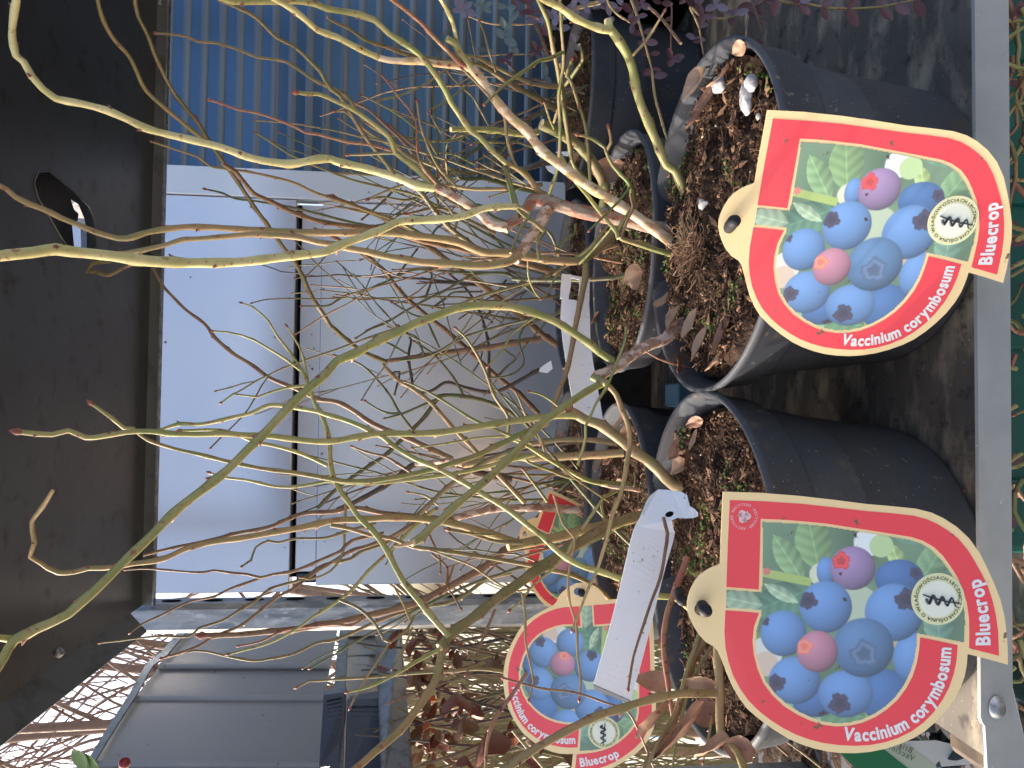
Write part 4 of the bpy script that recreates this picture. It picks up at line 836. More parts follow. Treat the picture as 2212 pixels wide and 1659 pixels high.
RED2 = [(350,670),(345,800),(352,900),(370,985),(400,1075),(445,1160),(495,1230),(560,1295),(630,1350),(710,1400),(790,1440),(870,1468),(950,1488),(1050,1500),(1150,1503),(1240,1496),(1330,1477),(1410,1448),(1490,1405),(1560,1350),(1620,1285),(1670,1210),(1710,1130),(1738,1040),(1752,960),(1757,868),(1640,843),(1532,822),(1527,900),(1515,980),(1490,1065),(1450,1145),(1400,1215),(1340,1272),(1270,1322),(1190,1360),(1110,1380),(1030,1385),(950,1375),(870,1350),(790,1312),(710,1262),(640,1195),(585,1120),(548,1030),(525,940),(517,860),(525,770),(555,684),(450,675)]
PHO = [(572,120),(700,126),(800,131),(950,144),(1100,166),(1300,197),(1460,224),(1530,248),(1595,288),(1650,345),(1695,405),(1735,470),(1768,545),(1790,630),(1798,720),(1795,850),(1650,822),(1512,797),(1508,880),(1495,970),(1470,1050),(1432,1128),(1385,1195),(1328,1252),(1262,1300),(1185,1338),(1108,1358),(1030,1364),(952,1354),(878,1330),(800,1292),(722,1243),(655,1180),(602,1110),(566,1022),(543,935),(536,860),(543,780),(572,690),(568,664),(460,657),(355,652),(357,598),(357,542),(450,548),(572,556),(575,330)]
def inside(poly, X, Y):
    n = len(poly); c = np.zeros(X.shape, bool); j = n-1
    for i in range(n):
        xi, yi = poly[i]; xj, yj = poly[j]
        c ^= ((yi > Y) != (yj > Y)) & (X < (xj-xi)*(Y-yi)/(yj-yi+1e-9)+xi); j = i
    return c
def paint(X, Y):
    C = np.zeros(X.shape+(3,)); rs = np.random.RandomState(4)
    def nz(fx, fy, ph): return np.sin(X*fx+ph)*np.cos(Y*fy+ph*1.7)
    C[:] = np.array((.14,.24,.13))+(.04*nz(.006,.007,1)+.03*nz(.013,.011,2))[...,None]*np.array((1,1.3,.9))
    def mixc(m, col): 
        nonlocal C
        m = np.clip(m,0,1)[...,None]; C = C*(1-m)+np.array(col)*m
    def leaf(x, y, L, Wd, a, col):
        u = (X-x)*math.cos(a)+(Y-y)*math.sin(a); v = -(X-x)*math.sin(a)+(Y-y)*math.cos(a)
        q = 1-(np.abs(v)/(Wd*(1-(u/L)**2).clip(.001,1)))-0*u; m = ((np.abs(u) < L) & (q > 0)).astype(float)
        sh = .85+.3*(v/Wd)+.12*np.sin(u*.09+np.abs(v)*.06)
        vein = np.exp(-(v/5)**2)*.35
        nonlocal C
        C = C*(1-m[...,None])+m[...,None]*np.array(col)*(sh+vein)[...,None]
    leaf(880,240,190,110,1.35,(.27,.45,.18)); leaf(730,340,170,75,1.0,(.30,.50,.22)); leaf(1600,360,190,90,2.1,(.24,.42,.20)); leaf(1440,180,170,60,.3,(.15,.33,.20))
    leaf(700,600,230,110,-.4,(.12,.28,.17)); leaf(450,610,130,80,.2,(.38,.52,.34)); leaf(690,560,120,40,.5,(.45,.62,.40)); leaf(1080,1310,300,90,.1,(.16,.34,.16)); leaf(800,1270,160,90,.5,(.33,.52,.30)); leaf(1290,1260,130,70,-.9,(.42,.62,.30)); leaf(560,880,150,60,.8,(.35,.50,.12)); leaf(1640,740,160,90,1.5,(.20,.38,.26)); leaf(1380,330,90,50,1.2,(.50,.68,.25))
    def blob(x, y, r, col):
        d = np.hypot(X-x, Y-y)/r; mixc((1-d)*12, col)
    blob(600,930,105,(.72,.74,.66)); blob(600,1000,80,(.70,.55,.42)); blob(1210,240,90,(.80,.86,.85)); blob(1290,260,75,(.52,.70,.33)); blob(930,440,75,(.72,.75,.55)); blob(1150,640,140,(.50,.60,.42)); blob(1370,860,30,(.62,.45,.3))
    t = ((X-570)*300+(Y-430)*60)/(300**2+60**2); dd = np.abs((X-570)*60-(Y-430)*300)/306; mixc(((t > 0) & (t < 1))*(28-dd)/4, (.42,.56,.14)); blob(600,425,24,(.7,.2,.16))
    def berry(x, y, rx, ry, col, lx=-.35, ly=-.4, cal=None, cr=0, ccol=(.03,.02,.05), soft=.9):
        nonlocal C
        u = (X-x)/rx; v = (Y-y)/ry; d = np.hypot(u, v); m = np.clip((1-d)*22, 0, 1)
        nzv = np.sqrt(np.clip(1-d*d, 0, 1)); l = np.clip(.30+.75*(-u*ly*.0+nzv*.62-u*(-lx)*-.0+(u*lx+v*ly)*.75), .08, 1.3)
        base = np.array(col)*l[...,None] + np.array((.30,.42,.55))*(np.clip(l-.75,0,1)**1.3)[...,None]
        
        C = C*(1-m[...,None])+base*m[...,None]
        if cal:
            a = np.arctan2(Y-cal[1], X-cal[0]); rr = cr*(1+.11*np.cos(5*a+x)+.08*np.cos(3*a+y)+.05*np.cos(11*a)); dd = np.hypot(X-cal[0], Y-cal[1])/rr
            mm = np.clip((1-dd)*6, 0, 1)*m; 
            cc = np.array(ccol)*(1+.9*np.exp(-((dd-.62)/.16)**2))[...,None]*1.2
            C = C*(1-mm[...,None])+cc*mm[...,None]
    BL = (.19,.41,.84); DB = (.08,.22,.54)
    berry(1400,460,150,120,DB,cal=(1500,425),cr=40)
    berry(960,420,60,90,BL)
    berry(1120,400,140,138,(.48,.31,.58),cal=(1050,355),cr=58,ccol=(.48,.03,.03))
    berry(1330,1190,160,170,DB,cal=None); berry(900,1230,140,100,DB)
    berry(1500,950,135,160,BL,cal=(1540,960),cr=30)
    berry(1372,670,180,182,BL,cal=(1445,590),cr=72)
    berry(960,640,162,165,BL,cal=(852,603),cr=58)
    berry(705,808,143,146,BL,cal=(588,730),cr=34)
    berry(775,1100,160,152,BL,cal=(665,1118),cr=58)
    berry(1085,1180,170,150,BL,lx=-.2,cal=(1050,1240),cr=68)
    berry(1190,890,188,188,(.13,.29,.56),cal=(1195,930),cr=88,ccol=(.06,.10,.18))
    berry(912,918,128,132,(.74,.30,.42),cal=(832,888),cr=52,ccol=(.80,.16,.10))
    C = C*.96+np.array((.06,.075,.085)); return np.clip(C, .005, .95)  # pale gloss haze mixed into the print colours
def build_photo():
    st = 5.0; xs = np.arange(345,1806,st); ys = np.arange(108,1376,st); X, Y = np.meshgrid(xs, ys, indexing='ij')
    C = paint(X, Y); nxs, nys = X.shape
    cen = inside(PHO, (X[:-1,:-1]+X[1:,1:])/2, (Y[:-1,:-1]+Y[1:,1:])/2)
    idx = -np.ones(X.shape, int); vs = []; cols = []; fs = []
    I, J = np.nonzero(cen)
    def vid(i, j):
        if idx[i,j] < 0: idx[i,j] = len(vs); vs.append(tuple(lp(X[i,j], Y[i,j], .00062))); cols.append(tuple(C[i,j])+(1.,))
        return int(idx[i,j])
    for i, j in zip(I, J): fs.append((vid(i,j), vid(i,j+1), vid(i+1,j+1), vid(i+1,j)))
    me = bpy.data.meshes.new('printed_picture'); me.from_pydata(vs, [], fs)
    a = me.color_attributes.new('print', 'FLOAT_COLOR', 'POINT'); a.data.foreach_set('color', [c for q in cols for c in q])
    me.materials.append(M_PRINT); return me
def lmesh(name, poly, h0, h1, m, holes=()):
    g = G(); g.prism([lp(x,y,h0) for x,y in poly], Vector((0,-(h1-h0),0)), 0, [[lp(x,y,h0) for x,y in h] for h in holes])
    me = bpy.data.meshes.new(name); me.from_pydata([tuple(v) for v in g.v], [], g.f); me.materials.append(m); return me
def glyph(ch, off):
    cu = bpy.data.curves.new('t', 'FONT'); cu.body = ch; cu.offset = off; cu.resolution_u = 3
    o = bpy.data.objects.new('t', cu); COL.objects.link(o); dg = bpy.context.evaluated_depsgraph_get(); dg.update()
    ev = o.evaluated_get(dg); me = ev.to_mesh(); vs = [tuple(v.co)[:2] for v in me.vertices]; fs = [tuple(p.vertices) for p in me.polygons]; ev.to_mesh_clear()
    bpy.data.objects.remove(o); bpy.data.curves.remove(cu); return vs, fs
GL = {}
def advance(ch):
    return {'i':.30,'l':.30,'r':.46,'c':.58,'m':1.02,' ':.38,'y':.60,'V':.70,'B':.72,'j':.3,'·':.35}.get(ch, .66 if ch.islower() else .74)
def arctext(name, text, path, size, m, h, off=.035, gap=.075):
    """path: list of (cx,cy) baseline points in label units, text runs along it."""
    P = [np.array(p, float) for p in path]; seg = [np.linalg.norm(b-a) for a, b in zip(P, P[1:])]; tot = sum(seg)
    for ch in text:
        if ch != ' ' and (ch, off) not in GL: GL[(ch, off)] = glyph(ch, off)
    ext = lambda ch: (min(v[0] for v in GL[(ch,off)][0]), max(v[0] for v in GL[(ch,off)][0]))
    wd = [.30 if ch == ' ' else (ext(ch)[1]-ext(ch)[0]+gap) for ch in text]
    sx = tot/(sum(wd)*size)                           # fit the run to its band
    s = 0; vs = []; fs = []
    for ch, ad in zip(text, wd):
        ad *= size*sx
        if ch != ' ':
            gv, gf = GL[(ch, off)]; gx0, gx1 = ext(ch); t = s+ad/2; k = 0; q = t
            while k < len(seg)-1 and q > seg[k]: q -= seg[k]; k += 1
            d = (P[k+1]-P[k])/seg[k]; c = P[k]+d*q; nrm = np.array((d[1], -d[0])); base = len(vs)
            for (gx, gy) in gv:
                p = c+d*(gx-(gx0+gx1)/2)*size*sx+nrm*gy*size
                vs.append(tuple(lp(p[0], p[1], h)))
            fs += [tuple(i+base for i in f) for f in gf]
        s += ad
    me = bpy.data.meshes.new(name); me.from_pydata(vs, [], fs); me.materials.append(m); return me
def circ(x, y, r, n=40, a0=0, a1=2*math.pi): return [(x+r*math.cos(a0+(a1-a0)*k/n), y+r*math.sin(a0+(a1-a0)*k/n)) for k in range(n if abs(a1-a0) > 6.28 else n+1)]
# picture coordinates: cx grows downwards in the place, cy grows to the left
hole_l = circ(200,665,40,20)
ME = {'base': lmesh('plate', OUT, 0, .0005, M_BEIGE, [hole_l]), 'red1': lmesh('red_band', RED1, .0005, .00062, M_RED), 'red2': lmesh('red_band', RED2, .0005, .00062, M_RED), 'photo': build_photo()}
def smoothpath(p): return [tuple(q[:2]) for q in catmull([(a,b,0) for a,b in p], 12)]
ME['vacc'] = arctext('species_name', 'Vaccinium corymbosum', smoothpath([(1068,1462),(1150,1470),(1240,1465),(1330,1446),(1420,1412),(1500,1362),(1570,1300),(1625,1225),(1665,1150),(1693,1070),(1708,990),(1716,880)][:]), 112, M_WHITE, .00075, .038)
ME['blue'] = arctext('variety_name', 'Bluecrop', smoothpath([(1948,868),(1945,780),(1938,700),(1926,620),(1908,540),(1880,450)]), 118, M_WHITE, .00075, .038)
ME['badge'] = lmesh('badge', circ(1632,583,160,48), .0007, .00085, M_BADGE); ME['badge2'] = lmesh('badge_centre', circ(1632,583,112,40), .0009, .00095, M_BADGE2)
ring = circ(1632,583,122,90, math.pi*.5+.35, math.pi*.5+.35-2*math.pi*.999)
ring = [(1632+122*math.cos(a), 583+122*math.sin(a)) for a in np.linspace(R(52), R(52)+2*math.pi*.995, 90)]
ring_r = ring
ME['btext'] = arctext('badge_text', 'ROŚLINA O WŁAŚCIWOŚCIACH LECZNICZYCH', ring_r[::1], 28, M_INK, .0011, .012)
g = G(); 
P = [(*lp(x,y,.0012), r*SU) for x, y, r in ((1540,556,4),(1600,576,5),(1680,596,5),(1755,606,4))]
tube(g, P, 6)
P = [(*lp(1560+t*180, 583+26*math.sin(t*math.pi*6.5)+t*20, .0012), (9-5*t)*SU) for t in np.linspace(0,1,46)]
tube(g, P, 6); g2 = g
me = bpy.data.meshes.new('snake_and_staff'); me.from_pydata([tuple(v) for v in g.v], [], g.f); me.materials.append(M_INK); ME['snake'] = me
# recycling mark
def arrow_tri(k):
    a = R(90+120*k); c, s_ = math.cos(a), math.sin(a)
    pl = [(-48,-24),(-14,-60),(14,-60),(44,-16),(60,-24),(46,30),(-6,14),(12,4),(-2,-22),(-22,8)]
    pl = [(x*.62, (y-8)*.62) for x, y in pl]
    return [(458+x*c-y*s_, 85+x*s_+y*c) for x, y in pl]
ME['rec'] = [lmesh('recycling_arrow', arrow_tri(k), .0007, .0008, mat('faded_white_print', (.80,.55,.55), .4) if k == 0 else bpy.data.materials['faded_white_print']) for k in range(3)]
rr2 = [(458+68*math.cos(a), 85+68*math.sin(a)) for a in np.linspace(R(-160), R(-160)+2*math.pi*.995, 60)]
ME['rtext'] = arctext('recycling_text', 'RECYCLED · RECYCLED · RECYCLED ·', rr2, 21, bpy.data.materials['faded_white_print'], .0008, .02)
def rotv(w_):
    v = Vector(w_); return Matrix.Rotation(v.length, 4, v.normalized())
def fruitlabel(w_, T, label, sc=1, rec=False):
    root = empty('fruit_label', (0,0,0), label, 'label', 'red-bordered blueberry labels')
    for n, k in (('plate','base'),('red_band','red1'),('red_band','red2'),('printed_picture','photo'),('species_name','vacc'),('variety_name','blue'),('badge','badge')):
        o = bpy.data.objects.new(n, ME[k]); COL.objects.link(o); o.parent = root
        if k == 'badge': b = o
    for n, k in (('badge_centre','badge2'),('badge_text','btext'),('snake_and_staff','snake')):
        o = bpy.data.objects.new(n, ME[k]); COL.objects.link(o); o.parent = b
    if rec:
        for m_ in ME['rec']: o = bpy.data.objects.new('recycling_arrow', m_); COL.objects.link(o); o.parent = root
        o = bpy.data.objects.new('recycling_text', ME['rtext']); COL.objects.link(o); o.parent = root
    mw = Matrix.Translation(Vector(T)*sc+CAMP) @ rotv(w_) @ Matrix.Scale(sc, 4); root.matrix_world = mw
    return root
fruitlabel((-.135,-.0151,-.0518), (-.0906,.275,-.1694), 'blueberry label with a recycling mark in its corner, before the front left pot', .97, True)
fruitlabel((-.16,.0039,-.3938), (.0742,.2963,-.1903), 'tilted red and beige blueberry label, soiled, in front of the front right pot', .93)
fruitlabel((-.1692,1.4309,-.1050), (-.193,.4797,-.0993), 'blueberry label turned on its side at the left, half covered by the long white tag')
fruitlabel((.2514,.3652,.1478), (-.1569,.69,-.1364), 'farthest blueberry label, mostly hidden behind stems and the sideways label')
# stakes that hold the front labels
def stake(s_, y, lab, n=1):
    p = pts(s_)[0]; c = W(p[0], p[1], y); g = G()
    tube(g, [(*(c+Vector((.0,.016,-.004))), .0022),(*(c+Vector((0,.006,-.001))), .0024),(*(c+Vector((0,.000,0))), .0027),(*(c+Vector((0,-.002,0))), .0022),(*(c+Vector((0,-.0026,0))), .0010)], 14)
    o = g.obj('label_stake', M_KNOB, None, True, org=c); tag(o, lab, 'stake', 'dark stakes through the label holes')
stake('9:205,665', .268, 'black knob of the stake through the hole of the label at the front left')
stake('3:386,1394', .272, 'black knob of the stake through the hole of the tilted front right label')
stake('8:1545,558', .478, 'dark stake end in the hole of the sideways label')
stake('9:60,605', .32, 'dark round stake head on the soil just left of the front left label')
# ------------------------------------------------------------------ white tags
def strip(name, px, ys, th, par, m=M_TAG):
    """sheet through traced outline pairs: list of ((px,py),(px,py)) and a depth for each pair."""
    g = G(); A_ = catmull([(*W(a[0],a[1],y),0) for (a,b),y in zip(px,ys)], .004); 
    n = 14; L_ = catmull([(*W(*a,y), 0) for (a,b),y in zip(px,ys)], 1); 
    def samp(k):
        Q = [np.array((*W(*(pr[k]), y),)) for pr, y in zip(px, ys)]
        Q = [2*Q[0]-Q[1]]+Q+[2*Q[-1]-Q[-2]]; out = []
        for i in range(1, len(Q)-2):
            a, b, c, d = Q[i-1:i+3]
            for t in np.linspace(0,1,7)[:-1]: out.append(.5*((2*b)+(-a+c)*t+(2*a-5*b+4*c-d)*t*t+(-a+3*b-3*c+d)*t**3))
        out.append(Q[-2]); return out
    L1_, L2_ = samp(0), samp(1); m_ = len(L1_)
    g.add([Vector(p) for p in L1_]+[Vector(p) for p in L2_], [(i, i+1, m_+i+1, m_+i) for i in range(m_-1)])
    o = g.obj(name, m, par); s_ = o.modifiers.new('s','SOLIDIFY'); s_.thickness = th; s_.offset = 0; return o
def q_(s_): p = pts(s_); return (p[0], p[1])
t1 = empty('plant_tag', W(1250,620,.52), 'long white plastic tag lying across the soil of the second row pots', 'tag', 'blank white tags')
strip('tag_strip', [q_('5:1420,300 1590,320'), q_('5:1412,420 1597,430'), q_('5:1425,560 1600,560'), q_('5:1445,700 1615,690'), q_('5:1470,850 1645,860'), q_('5:1500,1010 1680,1075')], [.55,.545,.54,.53,.52,.505], .0006, t1)
strip('slotted_end', [q_('5:1420,145 1480,150'), q_('5:1415,200 1478,205'), q_('5:1408,300 1462,302')], [.56,.556,.55], .0006, t1)
strip('slotted_end', [q_('5:1532,165 1596,170'), q_('5:1528,240 1594,250'), q_('5:1520,300 1592,322')], [.56,.556,.55], .0006, t1)
strip('slotted_end', [q_('5:1420,143 1596,172'), q_('5:1419,165 1596,190'), ], [.561,.560], .0006, t1)
t2 = empty('plant_tag', W(1440,1150,.37), 'long white tag looped round a tan stem, its tail over the sideways label', 'tag', 'blank white tags')
strip('tag_strip', [q_('8:1925,60 2130,170'), q_('8:1885,130 2120,230'), q_('8:1850,240 2070,400'), q_('8:1790,500 2030,560'), q_('8:1740,700 1985,740'), q_('8:1680,920 1930,960'), q_('8:1620,1130 1852,1232')], [.385,.383,.38,.375,.37,.365,.36], .0006, t2)
g = G(); LP_ = pts('d:1725,1520 1860,1530 1990,1552 2040,1585;9:108,10 140,30 161,54 158,76 130,86 80,88 30,85;8:2112,100 2128,175 1890,140 1925,50;d:1600,1640 1640,1585')
YS_ = [.400,.394,.388,.384,.382,.380,.379,.379,.379,.380,.381,.382,.383,.384,.388,.396,.400]
g.prism([W(px,py,y-.001) for (px,py),y in zip(LP_, YS_)], Vector((0,.0006,0))); g.obj('tag_loop', M_TAG, t2)
strip('shaded_fold', [q_('8:1620,1132 1852,1234'), q_('8:1624,1160 1848,1256')], [.3605,.362], .0006, t2, M_NAVY)  # shade of the white tag's bent end, put in as navy colour
g = G(); 
for s_, y in (('8:2098,62', .373),):
    p = pts(s_)[0]; c = W(*p, y)
    g.prism([W(p[0]+9*math.cos(a), p[1]+6*math.sin(a)-2*math.cos(a), y) for a in np.linspace(0,2*math.pi,14)[:-1]], Vector((0,.0004,0)))
g.obj('tag_hole', M_BLACK, t2)
# little bits of white plastic at the back
t3 = empty('plant_tag', W(1190,365,.70), 'small torn white tag among stems at the back right', 'tag', 'blank white tags')
g = G(); g.prism([W(px,py,.68) for px,py in pts('b:755,170 860,165 900,180 850,260 790,225')], Vector((0,.0006,0))); g.obj('tag_strip', M_TAG, t3)
g = G(); g.prism([W(px,py,.68) for px,py in pts('b:865,15 1080,5 1000,60 930,50')], Vector((0,.0006,0))); g.obj('tag_strip', M_TAG, t3)
t4 = empty('plant_tag', W(1175,770,.74), 'crumpled grey-white tag by the grey-barked stem in the back row', 'tag', 'blank white tags')
g = G(); g.prism([W(px,py,.70) for px,py in pts('d:420,180 540,100 560,190 500,240 410,225')], Vector((0,.0006,0))); g.obj('tag_strip', M_TAG, t4)
# blue strip between the pots
g = G(); g.box((W(1340,850,.62).x-.012,.66,CZ+ZB+.001),(W(1340,850,.62).x+.012,.70,CZ+ZB+.04)); o = g.obj('blue_clip', mat('pale_blue_plastic',(.12,.30,.46),.3)); bevel(o,.002); tag(o,'pale blue plastic piece in the dark gap between the second row pots','clip')
# ------------------------------------------------------------------ purplish trailing shrub, top right of the picture
M_CL = [mat('leaf_purple_grey', (.15,.12,.15), .38, noise_=[(60,2,.4,.7,(.27,.21,.27),None)]), mat('leaf_green_grey', (.13,.17,.16), .38), mat('leaf_dark_red', (.10,.035,.045), .4, noise_=[(60,2,.4,.7,(.15,.06,.07),None)])]
cb = empty('trailing_shrub', W(1420,-120,.62), 'trailing shrub with small purplish oval leaves hanging in at the right end of the shelf', 'shrub')
BUSH['T'] = cb
def small_leaf_mesh(m):
    g = G(); n = 7; vs = []
    for i in range(n+1):
        t = i/n; hw = .27*math.sin(math.pi*t)**.65 if 0 < t < 1 else .01
        for s_ in (-1,-.5,0,.5,1): vs.append((s_*hw, t, .10*abs(s_)*hw*2+.12*(t-.5)**2))
    g.add(vs, [(i*5+j, i*5+j+1, (i+1)*5+j+1, (i+1)*5+j) for i in range(n) for j in range(4)])
    me = bpy.data.meshes.new('leaf'); me.from_pydata([tuple(v) for v in g.v], [], g.f); me.materials.append(m)
    for p in me.polygons: p.use_smooth = True
    return me
SL = [small_leaf_mesh(m) for m in M_CL]
rl = random.Random(5)
def put_leaf(c, d, up, L, k, par=cb):
    o = bpy.data.objects.new('leaf', SL[k]); COL.objects.link(o); o.parent = par; L *= .60
    d = d.normalized(); s_ = d.cross(up).normalized(); u_ = s_.cross(d)
    mw = Matrix((s_*L, d*L, u_*L)).transposed().to_4x4(); mw.translation = c-par.location; o.matrix_basis = mw
def leafy(m, y0, y1, w0, w1, s_, L, k, every=.012, both=True):
    branch('T', m, y0, y1, w0, w1, s_, None, .012)
    P = pts(s_); Q = catmull([(*W(px,py,y0+(y1-y0)*i/(len(P)-1)),0) for i,(px,py) in enumerate(P)], every*.9)
    for i in range(1, len(Q)):
        t = Vector((Q[i]-Q[i-1])[:3]).normalized(); c = Vector(Q[i][:3])
        for sgn in ((1,-1) if both else (rl.choice((1,-1)),)):
            if rl.random() < .15: continue
            sd_ = t.cross(Vector((0,-1,.1))).normalized()*sgn
            d = (sd_+t*rl.uniform(.2,.9)+Vector((0,rl.uniform(-.5,.3),rl.uniform(-.2,.2))))
            put_leaf(c, d, Vector((rl.uniform(-.3,.3),-1,rl.uniform(-.2,.6))), L*rl.uniform(.75,1.15), k if rl.random() < .75 else rl.choice((0,2)))
leafy('tan',.56,.50,5,4,'a:1400,-40 1430,0 1500,80 1590,100 1680,95 1760,60 1860,0 1900,-20',.018,2,.02)
leafy('tan',.36,.35,6,4,'a:1890,-20 1930,0 2050,25;3:800,15 940,45 1100,55 1300,45 1400,25 1520,0 1600,-30',.0165,2,.013)
leafy('tan',.52,.50,6,4,'a:1120,-20 1160,90 1200,230 1240,380',.016,2,.017)
branch('T','tan',.50,.46,6,5,'a:1240,380 1260,540 1300,680 1325,770')
leafy('tan',.50,.50,5,3,'a:1450,40 1500,150 1510,220 1525,300',.014,2,.03,False)
leafy('brown',.55,.54,4,3,'a:1350,20 1350,100 1345,200 1350,320',.014,2,.05,False)
leafy('brown',.50,.50,4,3,'a:1790,0 1830,120 1860,230',.012,2,.04,False)
branch('T','brown',.56,.50,7,6,'a:1225,40 1300,110 1400,240')
leafy('tan',.62,.60,6,4,'a:800,60 860,30 950,5 1050,-20',.019,0,.014)
leafy('tan',.62,.60,6,4,'a:740,100 800,60 870,40 960,20',.018,0,.014)
leafy('tan',.60,.60,5,4,'a:980,-30 1030,60 1130,130',.016,2,.015)
def star(s_, y, L, k, n=6):
    n = max(2, n-3)
    p = pts(s_)[0]; c = W(*p, y); a0 = rl.uniform(0,6)
    for i in range(n):
        a = a0+i*6.28/n+rl.uniform(-.25,.25)
        put_leaf(c, Vector((math.cos(a), rl.uniform(-.5,.1), math.sin(a))), Vector((0,-1,.3)), L*rl.uniform(.8,1.15), k)
for s_, y, L, k, n in (('a:205,55',.68,.022,0,8),('a:310,40',.70,.018,1,8),('a:440,40',.68,.022,1,5),('a:460,120',.68,.022,1,5),('a:430,160',.68,.02,1,3),('a:430,215',.68,.023,1,5),('a:465,255',.68,.02,1,2),
   ('a:440,335',.70,.018,2,6),('a:605,285',.70,.020,2,7),('a:330,280',.72,.016,1,4),('a:610,120',.66,.022,0,5),('a:590,70',.66,.02,2,5),('a:700,100',.64,.024,0,7),('a:860,60',.62,.024,0,6),('a:900,40',.62,.024,0,6),('a:970,30',.62,.024,0,6),
   ('a:810,20',.64,.024,0,5),('a:1010,90',.62,.018,0,4),('a:1130,70',.6,.02,2,6),('a:1190,180',.6,.018,2,5),('a:1230,300',.55,.018,2,5),('a:1245,420',.55,.018,2,5),('a:1350,325',.54,.018,2,6),('a:1180,20',.6,.02,2,6),('a:1290,20',.6,.02,2,5),
   ('a:1480,30',.55,.02,2,6),('a:1520,90',.52,.018,2,6),('a:1700,80',.5,.018,0,5),('a:1590,30',.52,.018,0,6),('a:1800,30',.5,.02,2,6),('a:1480,210',.5,.016,0,3),('a:660,420',.72,.02,1,3),('a:820,240',.66,.018,0,3),('a:670,200',.66,.02,2,5),('a:720,160',.66,.02,0,4),('a:560,20',.68,.022,2,6),('a:500,60',.70,.02,2,4)):
    star(s_, y, L, k, n)
branch('T','tan',.70,.70,4,3,'a:600,130 500,135 350,130 230,90')
branch('T','tan',.70,.70,3,3,'a:280,310 440,300 600,300')
branch('T','brown',.68,.70,9,6,'a:680,330 620,180 560,60 540,-20')
branch('T','brown',.66,.68,6,5,'a:700,240 640,120 580,90')
# dark crate behind the shrub
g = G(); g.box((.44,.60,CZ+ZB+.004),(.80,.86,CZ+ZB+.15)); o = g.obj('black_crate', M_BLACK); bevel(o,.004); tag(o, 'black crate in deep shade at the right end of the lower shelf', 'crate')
# ------------------------------------------------------------------ below the rail and shelf
cr = empty('teal_crate', (.1,.55,.4), 'teal green plastic crate under the shelf, seen below the front rail', 'crate')
g = G(); g.box((-.10,.44,.49),(.60,.80,.76)); bevel(g.obj('crate_body', M_TEAL, cr), .006)
for k in range(7):
    g = G(); x = -.06+k*.1; g.box((x,.434,.495),(x+.012,.4405,.755)); bevel(g.obj('crate_rib', M_TEAL, cr), .002)
lowb = empty('low_shrub', (.1,.38,.55), 'reddish-green bare shrub below the front rail, in front of the teal crate', 'shrub'); BUSH['L'] = lowb
rnd = random.Random(9)
for k in range(70):
    py = rnd.uniform(-20,1500); px = rnd.uniform(2180,2260); p = W(px, py, rnd.uniform(.33,.42)); a = rnd.uniform(0,6.28); g = G(); P = []
    d = Vector((math.cos(a), rnd.uniform(-.2,.2), math.sin(a)))
    for j in range(7):
        q = p+d*.009*j
        if q.z > CZ-.272: break
        P.append((*q, .0013-.00008*j)); d = (d+Vector((rnd.gauss(0,.2),rnd.gauss(0,.1),rnd.gauss(0,.2)))).normalized()
    if len(P) > 2: tube(g, catmull(P,.005), 6, 0, 2, 0, k, 1, .014, 'bud'); g.obj('branch', [BK[rnd.choice(('red','green','brown','pgreen'))], M_BUD, M_CUT], lowb, True)
    if k % 3 == 0: put_leaf(p, d, Vector((0,-1,.2)), .016, 2, lowb)
tr = empty('seedling_tray', (-.55,.8,.5), 'dark tray of peat with bare twigs, low at the left beside the trolley', 'tray'); BUSH['Y'] = tr
g = G(); g.box((-.85,.44,.48),(-.27,1.15,.58)); bevel(g.obj('tray_body', M_POT, tr), .006)
g = G(); nx = 60; vs = [(-.845+.57*i/nx, .445+.70*j/nx, .582+.012*noise.noise(Vector((i*.5,j*.6,0)))+.006*noise.noise(Vector((i*1.7,j*1.7,5)))) for j in range(nx+1) for i in range(nx+1)]
g.add(vs, [(j*(nx+1)+i, j*(nx+1)+i+1, (j+1)*(nx+1)+i+1, (j+1)*(nx+1)+i) for j in range(nx) for i in range(nx)]); g.obj('soil', M_SOIL, tr, True)
for k in range(26):
    q = Vector((rnd.uniform(-.8,-.3), rnd.uniform(.6,1.1), .585)); d = Vector((rnd.gauss(0,.6), rnd.gauss(0,.4), 1)).normalized(); P = []
    for j in range(8): P.append((*q, .0022*(1-.08*j))); d = (d+Vector((rnd.gauss(0,.15),rnd.gauss(0,.1),0))).normalized(); q = q+d*.02
    g = G(); tube(g, catmull(P,.012), 6, 0, 2, 0, k, 1, .02, 'bud'); g.obj('twig', [BK[rnd.choice(('brown','tan','olive'))], M_BUD, M_CUT], tr, True)
# plant card lower left
cd = empty('plant_card', W(1900,1700,.40), 'green and white printed plant card below the front left pot', 'card')
def cardq(name, s_, y, m, par): g = G(); g.prism([W(px,py,y) for px,py in s_], Vector((0,.0006,0))); return g.obj(name, m, par)
z3 = lambda x, y: (1734.9+.2157*x, 1409.6+.2157*y)
M_CG = mat('card_green', (.0,.13,.05), .35); M_CP = mat('card_pale_green', (.36,.43,.34), .4); M_CW = mat('card_white', (.46,.49,.48), .4)
cardq('green_band', [z3(320,960), z3(800,960), z3(1090,1190), z3(620,1230), z3(560,1200)], .400, M_CG, cd)
cardq('pale_band', [z3(800,960), z3(1000,890), z3(1380,1170), z3(1090,1190)], .4002, M_CP, cd)
cardq('white_band', [z3(1000,890), z3(1330,880), z3(1830,1000), z3(1830,1105), z3(1380,1145), z3(1375,1168)], .4004, M_CW, cd)
